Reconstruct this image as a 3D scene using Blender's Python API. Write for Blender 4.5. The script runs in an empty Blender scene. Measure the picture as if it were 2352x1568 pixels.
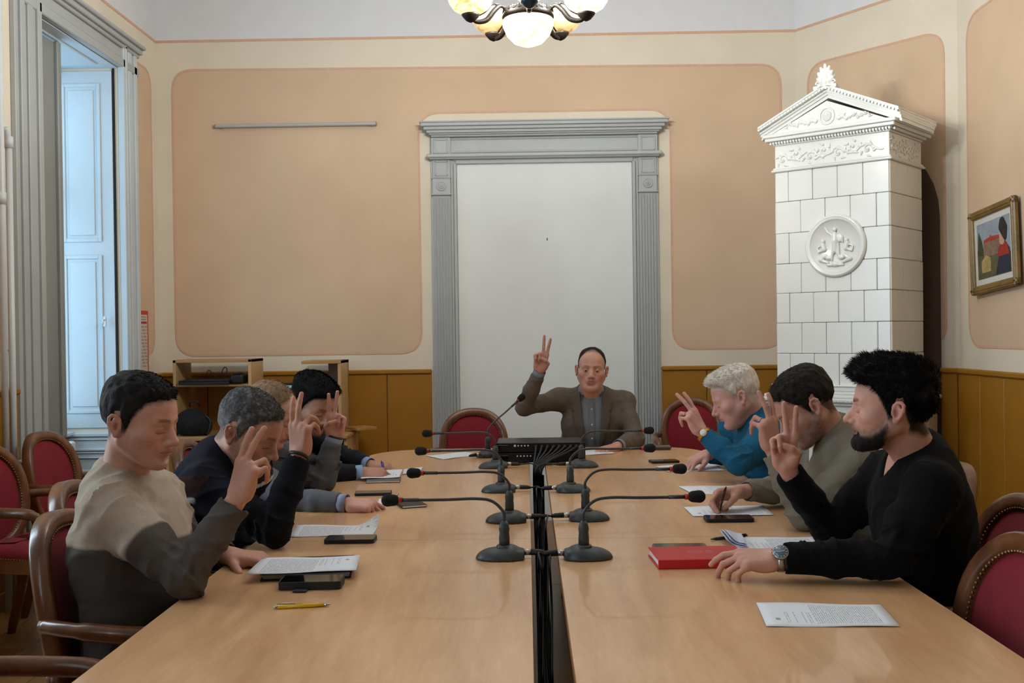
import bpy, bmesh, math, random
import numpy as np
from mathutils import Vector, Matrix
random.seed(7); rng = np.random.RandomState(7)
scene = bpy.context.scene
C = scene.collection
PI = math.pi

# ------------------------------------------------------------------ camera
F_PX, CX, CY = 2400.0, 1176.0, 784.0
CAM_Z, ROLL = 1.40, 0.0135
_f = np.array([(1210 - CX) / F_PX, (766 - CY) / F_PX, 1.0]); _f /= np.linalg.norm(_f)
_r = np.array([math.cos(ROLL), -math.sin(ROLL), 0.0]); _r -= _f * (_r @ _f); _r /= np.linalg.norm(_r)
_u = np.cross(_r, _f)
RW = np.stack([_r, _f, _u])            # rows: world axes seen in camera space (right, down, forward)
cam_data = bpy.data.cameras.new('camera'); cam = bpy.data.objects.new('camera', cam_data); C.objects.link(cam)
cam_data.sensor_width = 36.0; cam_data.lens = 36.0 * F_PX / 2352.0; cam_data.clip_start = 0.05; cam_data.clip_end = 200
M3 = Matrix([list(RW[i] * np.array([1, -1, -1])) for i in range(3)])
cam.matrix_world = Matrix.Translation((0, 0, CAM_Z)) @ M3.to_4x4()
scene.camera = cam

def ray(px, py):
    return RW @ np.array([(px - CX) / F_PX, (py - CY) / F_PX, 1.0])
def P(px, py, d):                      # the point of the place seen at a pixel, at depth d along the room
    v = ray(px, py); return v * (d / v[1]) + np.array([0, 0, CAM_Z])
def Zp(px, py, z=0.75):                # the point at height z
    v = ray(px, py); return v * ((z - CAM_Z) / v[2]) + np.array([0, 0, CAM_Z])
def Xp(px, py, x):
    v = ray(px, py); return v * (x / v[0]) + np.array([0, 0, CAM_Z])

# ------------------------------------------------------------------ world, lights, exposure
world = bpy.data.worlds.new('overcast_sky'); scene.world = world; world.use_nodes = True
bg = world.node_tree.nodes['Background']
bg.inputs[0].default_value = (0.62, 0.80, 1.0, 1); bg.inputs[1].default_value = 0.8

def area(name, loc, rot, sx, sy, power, col):
    l = bpy.data.lights.new(name, 'AREA'); l.shape = 'RECTANGLE'; l.size = sx; l.size_y = sy; l.energy = power; l.color = col
    o = bpy.data.objects.new(name, l); C.objects.link(o); o.location = loc; o.rotation_euler = rot
    o['kind'] = 'helper'
    return o
WINDOWS = [(5.86, 7.05), (2.45, 3.70), (-0.75, 0.50)]     # openings along the left wall (y range)
W_Z0, W_Z1 = 0.78, 3.24
POW = [21, 98, 126]
DAYS = [(0.42, 0.74, 1.0), (0.70, 0.88, 1.0), (0.70, 0.88, 1.0)]
for (a, b), pw, DAY in zip(WINDOWS, POW, DAYS):
    area('window_daylight', (-3.42, (a + b) / 2, (W_Z0 + W_Z1) / 2), (0, -PI / 2, 0), W_Z1 - W_Z0, b - a, pw, DAY)
scene.view_settings.view_transform = 'Standard'
scene.view_settings.look = 'None'
scene.view_settings.gamma = 1.0
scene.view_settings.use_curve_mapping = False
scene.view_settings.exposure = 0.30
scene.cycles.use_denoising = True
scene.cycles.max_bounces = 4
scene.cycles.diffuse_bounces = 3
scene.cycles.glossy_bounces = 2
scene.cycles.transmission_bounces = 2
scene.cycles.transparent_max_bounces = 4
scene.cycles.caustics_reflective = False
scene.cycles.caustics_refractive = False
scene.cycles.use_adaptive_sampling = True
scene.cycles.adaptive_threshold = 0.12
scene.cycles.sample_clamp_indirect = 6.0

# ------------------------------------------------------------------ materials
def srgb(r, g, b):
    f = lambda c: (c / 255 / 12.92) if c / 255 <= 0.04045 else ((c / 255 + 0.055) / 1.055) ** 2.4
    return (f(r), f(g), f(b), 1.0)
MATS = {}
def mat(name, col, rough=0.6, metal=0.0, spec=0.5, noise=0.0, nscale=8.0, bump=0.0, bscale=60.0, stretch=None, emit=None, estr=0.0, sheen=0.0, attr=None, coat=0.0):
    if name in MATS: return MATS[name]
    m = bpy.data.materials.new(name); m.use_nodes = True; nt = m.node_tree; b = nt.nodes['Principled BSDF']
    b.inputs['Roughness'].default_value = rough; b.inputs['Metallic'].default_value = metal
    b.inputs['Specular IOR Level'].default_value = spec
    b.inputs['Base Color'].default_value = col
    b.inputs['Sheen Weight'].default_value = sheen
    b.inputs['Coat Weight'].default_value = coat; b.inputs['Coat Roughness'].default_value = 0.2
    tc = nt.nodes.new('ShaderNodeTexCoord')
    vec = tc.outputs['Object']
    if stretch:
        mp = nt.nodes.new('ShaderNodeMapping'); mp.inputs['Scale'].default_value = stretch
        nt.links.new(vec, mp.inputs['Vector']); vec = mp.outputs['Vector']
    src = None
    if attr:
        at = nt.nodes.new('ShaderNodeAttribute'); at.attribute_name = attr; src = at.outputs['Color']
        nt.links.new(src, b.inputs['Base Color'])
    if noise > 0:
        n = nt.nodes.new('ShaderNodeTexNoise'); n.inputs['Scale'].default_value = nscale; n.inputs['Detail'].default_value = 5
        nt.links.new(vec, n.inputs['Vector'])
        r = nt.nodes.new('ShaderNodeMapRange'); r.inputs[1].default_value = 0.3; r.inputs[2].default_value = 0.7
        r.inputs[3].default_value = 1 - noise; r.inputs[4].default_value = 1 + noise
        nt.links.new(n.outputs['Fac'], r.inputs[0])
        mx = nt.nodes.new('ShaderNodeMix'); mx.data_type = 'RGBA'; mx.blend_type = 'MULTIPLY'; mx.inputs[0].default_value = 1
        if src: nt.links.new(src, mx.inputs[6])
        else: mx.inputs[6].default_value = col
        nt.links.new(r.outputs[0], mx.inputs[7]); nt.links.new(mx.outputs[2], b.inputs['Base Color'])
    if bump > 0:
        n = nt.nodes.new('ShaderNodeTexNoise'); n.inputs['Scale'].default_value = bscale; n.inputs['Detail'].default_value = 3
        nt.links.new(vec, n.inputs['Vector'])
        bp = nt.nodes.new('ShaderNodeBump'); bp.inputs['Strength'].default_value = bump; bp.inputs['Distance'].default_value = 0.004
        nt.links.new(n.outputs['Fac'], bp.inputs['Height']); nt.links.new(bp.outputs['Normal'], b.inputs['Normal'])
    if emit:
        b.inputs['Emission Color'].default_value = emit; b.inputs['Emission Strength'].default_value = estr
    MATS[name] = m
    return m

def wood(name, c1, c2, rough=0.4, scale=(1, 18, 18), dist=2.5, coat=0.0, nscale=1.6, spec=0.5):
    if name in MATS: return MATS[name]
    m = bpy.data.materials.new(name); m.use_nodes = True; nt = m.node_tree; b = nt.nodes['Principled BSDF']
    b.inputs['Roughness'].default_value = rough; b.inputs['Coat Weight'].default_value = coat
    b.inputs['Specular IOR Level'].default_value = spec
    tc = nt.nodes.new('ShaderNodeTexCoord'); mp = nt.nodes.new('ShaderNodeMapping'); mp.inputs['Scale'].default_value = scale
    nt.links.new(tc.outputs['Object'], mp.inputs['Vector'])
    n = nt.nodes.new('ShaderNodeTexNoise'); n.inputs['Scale'].default_value = nscale; n.inputs['Detail'].default_value = 6; n.inputs['Distortion'].default_value = dist * 0.2
    nt.links.new(mp.outputs['Vector'], n.inputs['Vector'])
    n2 = nt.nodes.new('ShaderNodeTexNoise'); n2.inputs['Scale'].default_value = nscale * 7; n2.inputs['Detail'].default_value = 3
    nt.links.new(mp.outputs['Vector'], n2.inputs['Vector'])
    ad = nt.nodes.new('ShaderNodeMath'); ad.operation = 'MULTIPLY_ADD'; ad.inputs[1].default_value = 0.45
    nt.links.new(n2.outputs['Fac'], ad.inputs[0]); nt.links.new(n.outputs['Fac'], ad.inputs[2])
    cr = nt.nodes.new('ShaderNodeValToRGB'); cr.color_ramp.elements[0].position = 0.45; cr.color_ramp.elements[1].position = 0.95
    cr.color_ramp.elements[0].color = c1; cr.color_ramp.elements[1].color = c2
    nt.links.new(ad.outputs[0], cr.inputs[0]); nt.links.new(cr.outputs[0], b.inputs['Base Color'])
    MATS[name] = m
    return m

# ------------------------------------------------------------------ object helpers
def link(name, me, m=None, parent=None, smooth=False):
    o = bpy.data.objects.new(name, me); C.objects.link(o)
    if m is not None and len(me.materials) == 0: me.materials.append(m)
    if smooth:
        me.polygons.foreach_set('use_smooth', np.ones(len(me.polygons), dtype=bool))
    if parent is not None: o.parent = parent
    return o
def tag(o, label=None, cat=None, group=None, kind=None):
    if label: o['label'] = label
    if cat: o['category'] = cat
    if group: o['group'] = group
    if kind: o['kind'] = kind
    return o
def thing(name, label, cat, loc=(0, 0, 0), rz=0.0, group=None):
    o = bpy.data.objects.new(name, None); C.objects.link(o)
    o.empty_display_size = 0.05
    o.location = loc; o.rotation_euler = (0, 0, rz)
    return tag(o, label, cat, group)
def copy_tree(o, parent=None):
    c = o.copy(); C.objects.link(c); c.parent = parent
    for ch in list(o.children): copy_tree(ch, c)
    return c

class MB:                                # collects simple solids; build() links them as one mesh
    def __init__(s): s.v = []; s.f = []; s.sm = []
    def add(s, vs, fs, smooth=False):
        n = len(s.v); s.v += [tuple(map(float, v)) for v in vs]; s.f += [tuple(i + n for i in f) for f in fs]; s.sm += [smooth] * len(fs); return s
    def box(s, c, d, R=None, bev=0.0):
        hx, hy, hz = d[0] / 2, d[1] / 2, d[2] / 2
        if bev > 0:
            b = min(bev, hx * .9, hy * .9, hz * .9)
            vs = []; idx = {}
            for sx in (-1, 1):
                for sy in (-1, 1):
                    for sz in (-1, 1):
                        for ax in range(3):
                            p = [sx * (hx - b), sy * (hy - b), sz * (hz - b)]
                            p[ax] = (sx * hx, sy * hy, sz * hz)[ax]
                            idx[(sx, sy, sz, ax)] = len(vs); vs.append(p)
            fs = []
            for ax in range(3):
                o1, o2 = (ax + 1) % 3, (ax + 2) % 3
                for sg in (-1, 1):
                    q = []
                    for a, bb in ((-1, -1), (1, -1), (1, 1), (-1, 1)):
                        t = [0, 0, 0]; t[ax] = sg; t[o1] = a; t[o2] = bb
                        q.append(idx[(*t, ax)])
                    fs.append(q if sg > 0 else q[::-1])
                for a in (-1, 1):
                    for bb in (-1, 1):
                        t0 = [0, 0, 0]; t0[ax] = -1; t0[o1] = a; t0[o2] = bb
                        t1 = list(t0); t1[ax] = 1
                        q = [idx[(*t0, o1)], idx[(*t1, o1)], idx[(*t1, o2)], idx[(*t0, o2)]]
                        fs.append(q if a * bb < 0 else q[::-1])
            for sx in (-1, 1):
                for sy in (-1, 1):
                    for sz in (-1, 1):
                        q = [idx[(sx, sy, sz, k)] for k in range(3)]
                        fs.append(q if sx * sy * sz > 0 else q[::-1])
        else:
            vs = [(x, y, z) for x in (-hx, hx) for y in (-hy, hy) for z in (-hz, hz)]
            fs = [(0, 1, 3, 2), (4, 6, 7, 5), (0, 4, 5, 1), (2, 3, 7, 6), (0, 2, 6, 4), (1, 5, 7, 3)]
        out = []
        for p in vs:
            q = np.array(p, float)
            if R is not None: q = R @ q
            out.append(q + np.array(c, float))
        return s.add(out, fs)
    def lathe(s, prof, n=24, c=(0, 0, 0), R=None, smooth=True, sx=1.0, sy=1.0):
        vs, fs = [], []
        for r, z in prof:
            for i in range(n):
                a = 2 * PI * i / n; p = np.array([r * sx * math.cos(a), r * sy * math.sin(a), z])
                if R is not None: p = R @ p
                vs.append(p + np.array(c, float))
        for j in range(len(prof) - 1):
            for i in range(n):
                k = (i + 1) % n
                fs.append((j * n + i, j * n + k, (j + 1) * n + k, (j + 1) * n + i))
        fs.append(tuple(range(n))[::-1]); fs.append(tuple((len(prof) - 1) * n + i for i in range(n)))
        return s.add(vs, fs, smooth)
    def tube(s, pts, r, n=8, smooth=True, caps=True):
        pts = [np.array(p, float) for p in pts]; m = len(pts)
        rs = r if hasattr(r, '__len__') else [r] * m
        vs, fs = [], []; up = None
        for i, p in enumerate(pts):
            t = pts[min(i + 1, m - 1)] - pts[max(i - 1, 0)]; t = t / (np.linalg.norm(t) + 1e-9)
            if up is None:
                up = np.array([0, 0, 1.0]) if abs(t[2]) < .9 else np.array([1.0, 0, 0])
            a = up - t * (up @ t); a /= np.linalg.norm(a) + 1e-9; b = np.cross(t, a); up = a
            for k in range(n):
                th = 2 * PI * k / n; vs.append(p + rs[i] * (a * math.cos(th) + b * math.sin(th)))
        for i in range(m - 1):
            for k in range(n):
                q = (k + 1) % n; fs.append((i * n + k, i * n + q, (i + 1) * n + q, (i + 1) * n + k))
        if caps:
            fs.append(tuple(range(n))[::-1]); fs.append(tuple((m - 1) * n + k for k in range(n)))
        return s.add(vs, fs, smooth)
    def prism(s, poly, axis_o, U, V, W, depth):  # polygon (u,v) extruded along W by depth
        o, U, V, W = (np.array(a, float) for a in (axis_o, U, V, W)); n = len(poly)
        vs = [o + U * a + V * b for a, b in poly] + [o + U * a + V * b + W * depth for a, b in poly]
        fs = [tuple(range(n))[::-1], tuple(range(n, 2 * n))] + [(i, (i + 1) % n, n + (i + 1) % n, n + i) for i in range(n)]
        if np.cross(U, V) @ W * depth * area2(poly) < 0: fs = [f[::-1] for f in fs]
        return s.add(vs, fs)
    def strip(s, A, B, closed=True):
        n = len(A); vs = list(A) + list(B); m = n if closed else n - 1
        return s.add(vs, [(i, (i + 1) % n, n + (i + 1) % n, n + i) for i in range(m)])
    def mesh(s, name):
        me = bpy.data.meshes.new(name); me.from_pydata(s.v, [], s.f); me.update()
        me.polygons.foreach_set('use_smooth', np.array(s.sm, dtype=bool))
        return me
    def build(s, name, m, parent=None):
        return link(name, s.mesh(name), m, parent)
def area2(poly):
    return sum(poly[i][0] * poly[(i + 1) % len(poly)][1] - poly[(i + 1) % len(poly)][0] * poly[i][1] for i in range(len(poly)))
def fillet(poly, r, n=6):
    out = []; N = len(poly)
    for i in range(N):
        p0, p1, p2 = (np.array(poly[(i + k) % N], float) for k in (-1, 0, 1))
        ri = r[i] if hasattr(r, '__len__') else r
        if ri <= 0: out.append(tuple(p1)); continue
        a = (p0 - p1); b = (p2 - p1); la, lb = np.linalg.norm(a), np.linalg.norm(b); a /= la; b /= lb
        th = math.acos(max(-1, min(1, a @ b))); t = min(ri / math.tan(th / 2), la * .49, lb * .49)
        q0, q2 = p1 + a * t, p1 + b * t
        for k in range(n + 1):
            u = k / n; out.append(tuple((1 - u) ** 2 * (q0 * .6 + p1 * .4 if False else q0) + 2 * u * (1 - u) * p1 * 1.0 + u * u * q2))
    return out
def offset_poly(poly, d):
    N = len(poly); sg = 1 if area2(poly) > 0 else -1; out = []
    for i in range(N):
        p0, p1, p2 = (np.array(poly[(i + k) % N], float) for k in (-1, 0, 1))
        e1 = p1 - p0; e2 = p2 - p1
        n1 = np.array([-e1[1], e1[0]]) / (np.linalg.norm(e1) + 1e-9); n2 = np.array([-e2[1], e2[0]]) / (np.linalg.norm(e2) + 1e-9)
        nn = n1 + n2; nn /= np.linalg.norm(nn) + 1e-9
        c = max(.5, nn @ n1)
        out.append(tuple(p1 + nn * sg * d / c))
    return out
def rotz(a):
    c, s = math.cos(a), math.sin(a); return np.array([[c, -s, 0], [s, c, 0], [0, 0, 1.0]])
def rotx(a):
    c, s = math.cos(a), math.sin(a); return np.array([[1.0, 0, 0], [0, c, -s], [0, s, c]])
def roty(a):
    c, s = math.cos(a), math.sin(a); return np.array([[c, 0, s], [0, 1.0, 0], [-s, 0, c]])
def bez(pts, n=16):                     # Catmull-Rom through points
    pts = [np.array(p, float) for p in pts]; out = []
    q = [2 * pts[0] - pts[1]] + pts + [2 * pts[-1] - pts[-2]]
    for i in range(1, len(q) - 2):
        for k in range(n):
            t = k / n
            out.append(0.5 * ((2 * q[i]) + (-q[i - 1] + q[i + 1]) * t + (2 * q[i - 1] - 5 * q[i] + 4 * q[i + 1] - q[i + 2]) * t * t + (-q[i - 1] + 3 * q[i] - 3 * q[i + 1] + q[i + 2]) * t ** 3))
    out.append(pts[-1]); return out
# ------------------------------------------------------------------ implicit surfaces -> meshes (bodies, clothes, reliefs)
def vnoise(p, seed=0):
    p = np.asarray(p, np.float64); i = np.floor(p).astype(np.int64); f = p - i; f = f * f * (3 - 2 * f)
    def h(ix, iy, iz):
        n = (ix * 374761393 + iy * 668265263 + iz * 2147483647 + seed * 1274126177) & 0xffffffff
        n = ((n ^ (n >> 13)) * 1274126177) & 0xffffffff
        return ((n ^ (n >> 16)) & 0xffff) / 65535.0
    r = 0
    for dx in (0, 1):
        for dy in (0, 1):
            for dz in (0, 1):
                w = (f[:, 0] if dx else 1 - f[:, 0]) * (f[:, 1] if dy else 1 - f[:, 1]) * (f[:, 2] if dz else 1 - f[:, 2])
                r = r + w * h(i[:, 0] + dx, i[:, 1] + dy, i[:, 2] + dz)
    return r * 2 - 1

class SDF:
    """ordered list of primitives; each (func, lo, hi, k, mode)"""
    def __init__(s): s.ops = []
    def _add(s, fn, lo, hi, k, mode): s.ops.append((fn, np.array(lo, float), np.array(hi, float), k, mode)); return s
    def cone(s, a, b, r1, r2, k=0.01, mode='add', M=None):
        """rounded cone a-b; M: 3x3 applied to offsets (squash), e.g. flattening the cross-section"""
        a = np.array(a, float); b = np.array(b, float); rr = max(r1, r2)
        if M is None:
            ab = b - a; L2 = ab @ ab + 1e-12
            def fn(p):
                q = p - a; t = np.clip(q @ ab / L2, 0, 1); return np.linalg.norm(q - t[:, None] * ab, axis=1) - (r1 + (r2 - r1) * t)
            ext = rr
        else:
            ab = M @ (b - a); L2 = ab @ ab + 1e-12; sc = 1.0 / max(np.linalg.svd(M)[1]); ext = rr / min(np.linalg.svd(M)[1])
            def fn(p):
                q = (p - a) @ M.T; t = np.clip(q @ ab / L2, 0, 1); return (np.linalg.norm(q - t[:, None] * ab, axis=1) - (r1 + (r2 - r1) * t)) * sc
        return s._add(fn, np.minimum(a, b) - ext, np.maximum(a, b) + ext, k, mode)
    def ccone(s, a, b, r1, r2, k=0.01, mode='add'):
        """flat-ended cone"""
        a = np.array(a, float); b = np.array(b, float); ab = b - a; L = np.linalg.norm(ab); d = ab / L; rr = max(r1, r2)
        def fn(p):
            q = p - a; t = q @ d; rad = np.linalg.norm(q - t[:, None] * d, axis=1)
            return np.maximum(rad - (r1 + (r2 - r1) * np.clip(t / L, 0, 1)), np.maximum(-t, t - L))
        return s._add(fn, np.minimum(a, b) - rr, np.maximum(a, b) + rr, k, mode)
    def ell(s, c, r, k=0.01, mode='add', R=None):
        c = np.array(c, float); r = np.array(r, float)
        def fn(p):
            q = p - c
            if R is not None: q = q @ R      # R columns: local axes
            k0 = np.linalg.norm(q / r, axis=1); k1 = np.linalg.norm(q / (r * r), axis=1) + 1e-9
            return k0 * (k0 - 1) / k1
        m = r.max()
        return s._add(fn, c - m, c + m, k, mode)
    def sph(s, c, r, k=0.01, mode='add'): return s.cone(c, np.array(c, float) + 1e-6, r, r, k, mode)
    def rbox(s, c, h, rad, k=0.01, mode='add', R=None):
        c = np.array(c, float); h = np.array(h, float) - rad
        def fn(p):
            q = p - c
            if R is not None: q = q @ R
            q = np.abs(q) - h
            return np.linalg.norm(np.maximum(q, 0), axis=1) + np.minimum(q.max(axis=1), 0) - rad
        m = np.linalg.norm(h + rad)
        return s._add(fn, c - m, c + m, k, mode)
    def plane(s, o, n, k=0.005, mode='sub', lo=None, hi=None):
        """half-space on the side of n (negative distance where (p-o).n > 0)"""
        o = np.array(o, float); n = np.array(n, float) / np.linalg.norm(n)
        fn = lambda p: -((p - o) @ n)
        return s._add(fn, lo if lo is not None else o - 9, hi if hi is not None else o + 9, k, mode)
    def sub(s, other, k=0.005, mode='sub'):
        lo, hi = other.bounds(); return s._add(lambda p: other(p), lo, hi, k, mode)
    def bounds(s):
        L = [o for o in s.ops if o[4] == 'add']
        return np.min([o[1] for o in L], axis=0), np.max([o[2] for o in L], axis=0)
    def __call__(s, p, mask=False, pad=0.02):
        d = np.full(len(p), 10.0 if not mask else 0.5)
        for fn, lo, hi, k, mode in s.ops:
            if mask:
                e = k + pad; ix = np.nonzero(np.all((p > lo - e) & (p < hi + e), axis=1))[0]
                if len(ix) == 0: continue
                v = fn(p[ix]); c = d[ix]
            else:
                ix = slice(None); v = fn(p); c = d
            if mode == 'add':
                if k > 0:
                    h = np.maximum(k - np.abs(c - v), 0) / k; c = np.minimum(c, v) - h * h * k * .25
                else: c = np.minimum(c, v)
            else:
                v = -v
                if k > 0:
                    h = np.maximum(k - np.abs(c - v), 0) / k; c = np.maximum(c, v) + h * h * k * .25
                else: c = np.maximum(c, v)
            d[ix] = c
        return d

def surface(sdf, h, lo=None, hi=None):
    """naive surface nets on a dense grid, evaluated only near the surface; returns verts, quads"""
    if lo is None: lo, hi = sdf.bounds()
    lo = np.array(lo, float) - 3 * h; hi = np.array(hi, float) + 3 * h; B = 4
    nb = np.ceil((hi - lo) / (h * B)).astype(int); n = nb * B + 1
    g = [lo[i] + (np.arange(nb[i]) + .5) * h * B for i in range(3)]
    cc = np.stack(np.meshgrid(*g, indexing='ij'), -1).reshape(-1, 3)
    dc = sdf(cc)
    act = (np.abs(dc) < h * B * 1.6).reshape(nb)
    V = np.repeat(np.repeat(np.repeat(np.where(dc.reshape(nb) > 0, 1.0, -1.0), B, 0), B, 1), B, 2)
    val = np.ones(n); val[:-1, :-1, :-1] = V
    val[-1], val[:, -1], val[:, :, -1] = 1, 1, 1
    need = np.zeros(n, bool)
    a3 = np.repeat(np.repeat(np.repeat(act, B, 0), B, 1), B, 2)
    need[:-1, :-1, :-1] |= a3; need[1:, :-1, :-1] |= a3; need[:-1, 1:, :-1] |= a3; need[:-1, :-1, 1:] |= a3
    need[1:, 1:, :-1] |= a3; need[1:, :-1, 1:] |= a3; need[:-1, 1:, 1:] |= a3; need[1:, 1:, 1:] |= a3
    ijk = np.argwhere(need)
    out = np.empty(len(ijk)); CH = 60000
    for c0 in range(0, len(ijk), CH):
        q = ijk[c0:c0 + CH]; out[c0:c0 + CH] = sdf(lo + q * h, mask=True, pad=h * B * 2)
    val[ijk[:, 0], ijk[:, 1], ijk[:, 2]] = out
    inside = val < 0
    cnt = np.zeros(n - 1, int)
    for dx in (0, 1):
        for dy in (0, 1):
            for dz in (0, 1):
                cnt += inside[dx:n[0] - 1 + dx, dy:n[1] - 1 + dy, dz:n[2] - 1 + dz]
    cells = np.argwhere((cnt > 0) & (cnt < 8))
    if len(cells) == 0: return np.zeros((0, 3)), np.zeros((0, 4), int)
    idx = np.full(n - 1, -1, int); idx[cells[:, 0], cells[:, 1], cells[:, 2]] = np.arange(len(cells))
    acc = np.zeros((len(cells), 3)); num = np.zeros(len(cells))
    cor = [(dx, dy, dz) for dx in (0, 1) for dy in (0, 1) for dz in (0, 1)]
    vals = {c: val[cells[:, 0] + c[0], cells[:, 1] + c[1], cells[:, 2] + c[2]] for c in cor}
    for c in cor:
        for ax in range(3):
            if c[ax] == 0:
                c2 = list(c); c2[ax] = 1; c2 = tuple(c2)
                a, b = vals[c], vals[c2]; m = (a < 0) != (b < 0)
                t = np.where(m, a / np.where(m, a - b, 1), 0)
                p = np.zeros((len(cells), 3)) + np.array(c, float); p[:, ax] = t
                acc += np.where(m[:, None], p, 0); num += m
    verts = lo + (cells + acc / num[:, None]) * h
    quads = []
    for ax in range(3):
        o1, o2 = (ax + 1) % 3, (ax + 2) % 3
        sl0 = [slice(1, -1)] * 3; sl1 = [slice(1, -1)] * 3
        sl0[ax] = slice(0, -1); sl1[ax] = slice(1, None)
        a, b = inside[tuple(sl0)], inside[tuple(sl1)]
        e = np.argwhere(a != b); off = np.array([1, 1, 1]); off[ax] = 0; e0 = e + off
        def cell(d1, d2):
            q = e0.copy(); q[:, o1] += d1; q[:, o2] += d2; return idx[q[:, 0], q[:, 1], q[:, 2]]
        Q = np.stack([cell(-1, -1), cell(0, -1), cell(0, 0), cell(-1, 0)], 1)
        fl = b[tuple(e.T)]
        Q[fl] = Q[fl][:, ::-1]
        quads.append(Q)
    quads = np.concatenate(quads); quads = quads[(quads >= 0).all(1)]
    return verts, quads
def vnormals(v, q):
    nrm = np.zeros_like(v); fn = np.cross(v[q[:, 2]] - v[q[:, 0]], v[q[:, 3]] - v[q[:, 1]])
    for k in range(4): np.add.at(nrm, q[:, k], fn)
    return nrm / (np.linalg.norm(nrm, axis=1, keepdims=True) + 1e-12)
def relax(v, q, it=1, w=0.5):
    for _ in range(it):
        s = np.zeros_like(v); c = np.zeros(len(v))
        for a, b in ((0, 1), (1, 2), (2, 3), (3, 0)):
            np.add.at(s, q[:, a], v[q[:, b]]); np.add.at(c, q[:, a], 1)
            np.add.at(s, q[:, b], v[q[:, a]]); np.add.at(c, q[:, b], 1)
        v = v * (1 - w) + w * s / np.maximum(c, 1)[:, None]
    return v
def mesh_np(name, v, q, col=None, smooth=True):
    me = bpy.data.meshes.new(name); q = np.asarray(q, np.int32); n = len(q); m = q.shape[1] if n else 4
    me.vertices.add(len(v)); me.vertices.foreach_set('co', np.asarray(v, np.float32).ravel())
    me.loops.add(n * m); me.loops.foreach_set('vertex_index', q.ravel())
    me.polygons.add(n); me.polygons.foreach_set('loop_start', np.arange(0, n * m, m, dtype=np.int32))
    me.polygons.foreach_set('use_smooth', np.full(n, smooth))
    if col is not None:
        a = me.attributes.new('Col', 'FLOAT_COLOR', 'POINT'); cc = np.ones((len(v), 4), np.float32); cc[:, :3] = np.asarray(col)[:, :3]
        a.data.foreach_set('color', cc.ravel())
    me.update(calc_edges=True); me.validate()
    return me
def wchild(name, v, q, m, parent, col=None, smooth=True):
    """mesh with world coordinates under an Empty that only has a location"""
    L = np.array(parent.location) if parent is not None else np.zeros(3)
    return link(name, mesh_np(name, np.asarray(v) - L, q, col, smooth), m, parent)
def wbuild(mb, name, m, parent):
    L = np.array(parent.location); mb.v = [tuple(np.array(v) - L) for v in mb.v]
    return mb.build(name, m, parent)
# ------------------------------------------------------------------ the room
XL, XR, YB, YR, ZC = -2.75, 2.75, 7.80, -3.0, 4.15
DA, DB = np.array([2.02, 7.80]), np.array([2.75, 6.67])      # the canted wall in the corner with the stove
M_cream = mat('cream_wall_paint', srgb(231, 219, 198), 0.85, noise=0.04, nscale=3, bump=0.08, bscale=90)
M_white = mat('white_upper_wall_paint', srgb(226, 226, 228), 0.9, noise=0.02, bump=0.05, bscale=90)
M_peach = mat('peach_panel_paint', srgb(218, 188, 157), 0.85, noise=0.05, nscale=2.5, bump=0.08, bscale=90)
M_line = mat('salmon_outline_paint', srgb(219, 176, 148), 0.85, noise=0.06, nscale=30)
M_ochre = mat('ochre_wainscot_paint', srgb(163, 111, 26), 0.45, noise=0.07, nscale=5, bump=0.05, bscale=120)
M_grey = mat('grey_joinery_paint', srgb(178, 181, 180), 0.5, noise=0.03, nscale=6, bump=0.04, bscale=100)
M_grey_shaded = mat('shaded_grey_shutter_paint', srgb(146, 150, 147), .5, noise=.03)  # joinery grey darkened: the recessed near leaf's shade is put into the colour
M_pane = mat('white_door_paint', srgb(229, 232, 229), 0.75, noise=0.02, nscale=4, bump=0.05, bscale=150)
M_shut = mat('pale_shutter_lit_casing_paint', srgb(205, 214, 219), 0.45, noise=0.02)
M_dark = mat('dark_gap', srgb(20, 20, 22), 0.8)

def structure(o): o['kind'] = 'structure'; return o
def wall_band(name, A, B, Z0, Z1, m, parent=None, holes=(), thick=0.3, out=None):
    """vertical slab from A to B (xy), out: outward normal; holes: (s0,s1,z0,z1) along the wall"""
    A = np.array(A, float); B = np.array(B, float); L = np.linalg.norm(B - A); e = (B - A) / L
    n = np.array(out, float); mb = MB()
    def slab(s0, s1, z0, z1):
        c = A + e * (s0 + s1) / 2 + n * thick / 2; ang = math.atan2(e[1], e[0])
        mb.box((c[0], c[1], (z0 + z1) / 2), (s1 - s0, thick, z1 - z0), rotz(ang))
    s = 0.0
    for s0, s1, z0, z1 in sorted(holes):
        if s0 > s: slab(s, s0, Z0, Z1)
        if z0 > Z0: slab(s0, s1, Z0, z0)
        if z1 < Z1: slab(s0, s1, z1, Z1)
        s = s1
    if s < L: slab(s, L, Z0, Z1)
    return mb.build(name, m, parent)
ZL = 3.62                                                   # painted line between wall and white frieze
holes = [(a - YR, b - YR, 0.0, W_Z1) for a, b in WINDOWS]
WL = structure(wall_band('wall_left', (XL, YR), (XL, YB + .3), 0, ZL, M_cream, holes=holes, thick=0.5, out=(-1, 0)))
WB = structure(wall_band('wall_back', (XL, YB), (DA[0] + .3, YB), 0, ZL, M_cream, out=(0, 1)))
_dn = np.array([0.840, 0.543])
WC = structure(wall_band('wall_corner', DA, DB, 0, ZL, M_cream, out=_dn))
WRr = structure(wall_band('wall_right', (XR, DB[1] + .02), (XR, YR), 0, ZL, M_cream, out=(1, 0)))
WR2 = structure(wall_band('wall_rear', (XL - .5, YR), (XR + .3, YR), 0, ZC, M_cream, out=(0, -1)))
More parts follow.
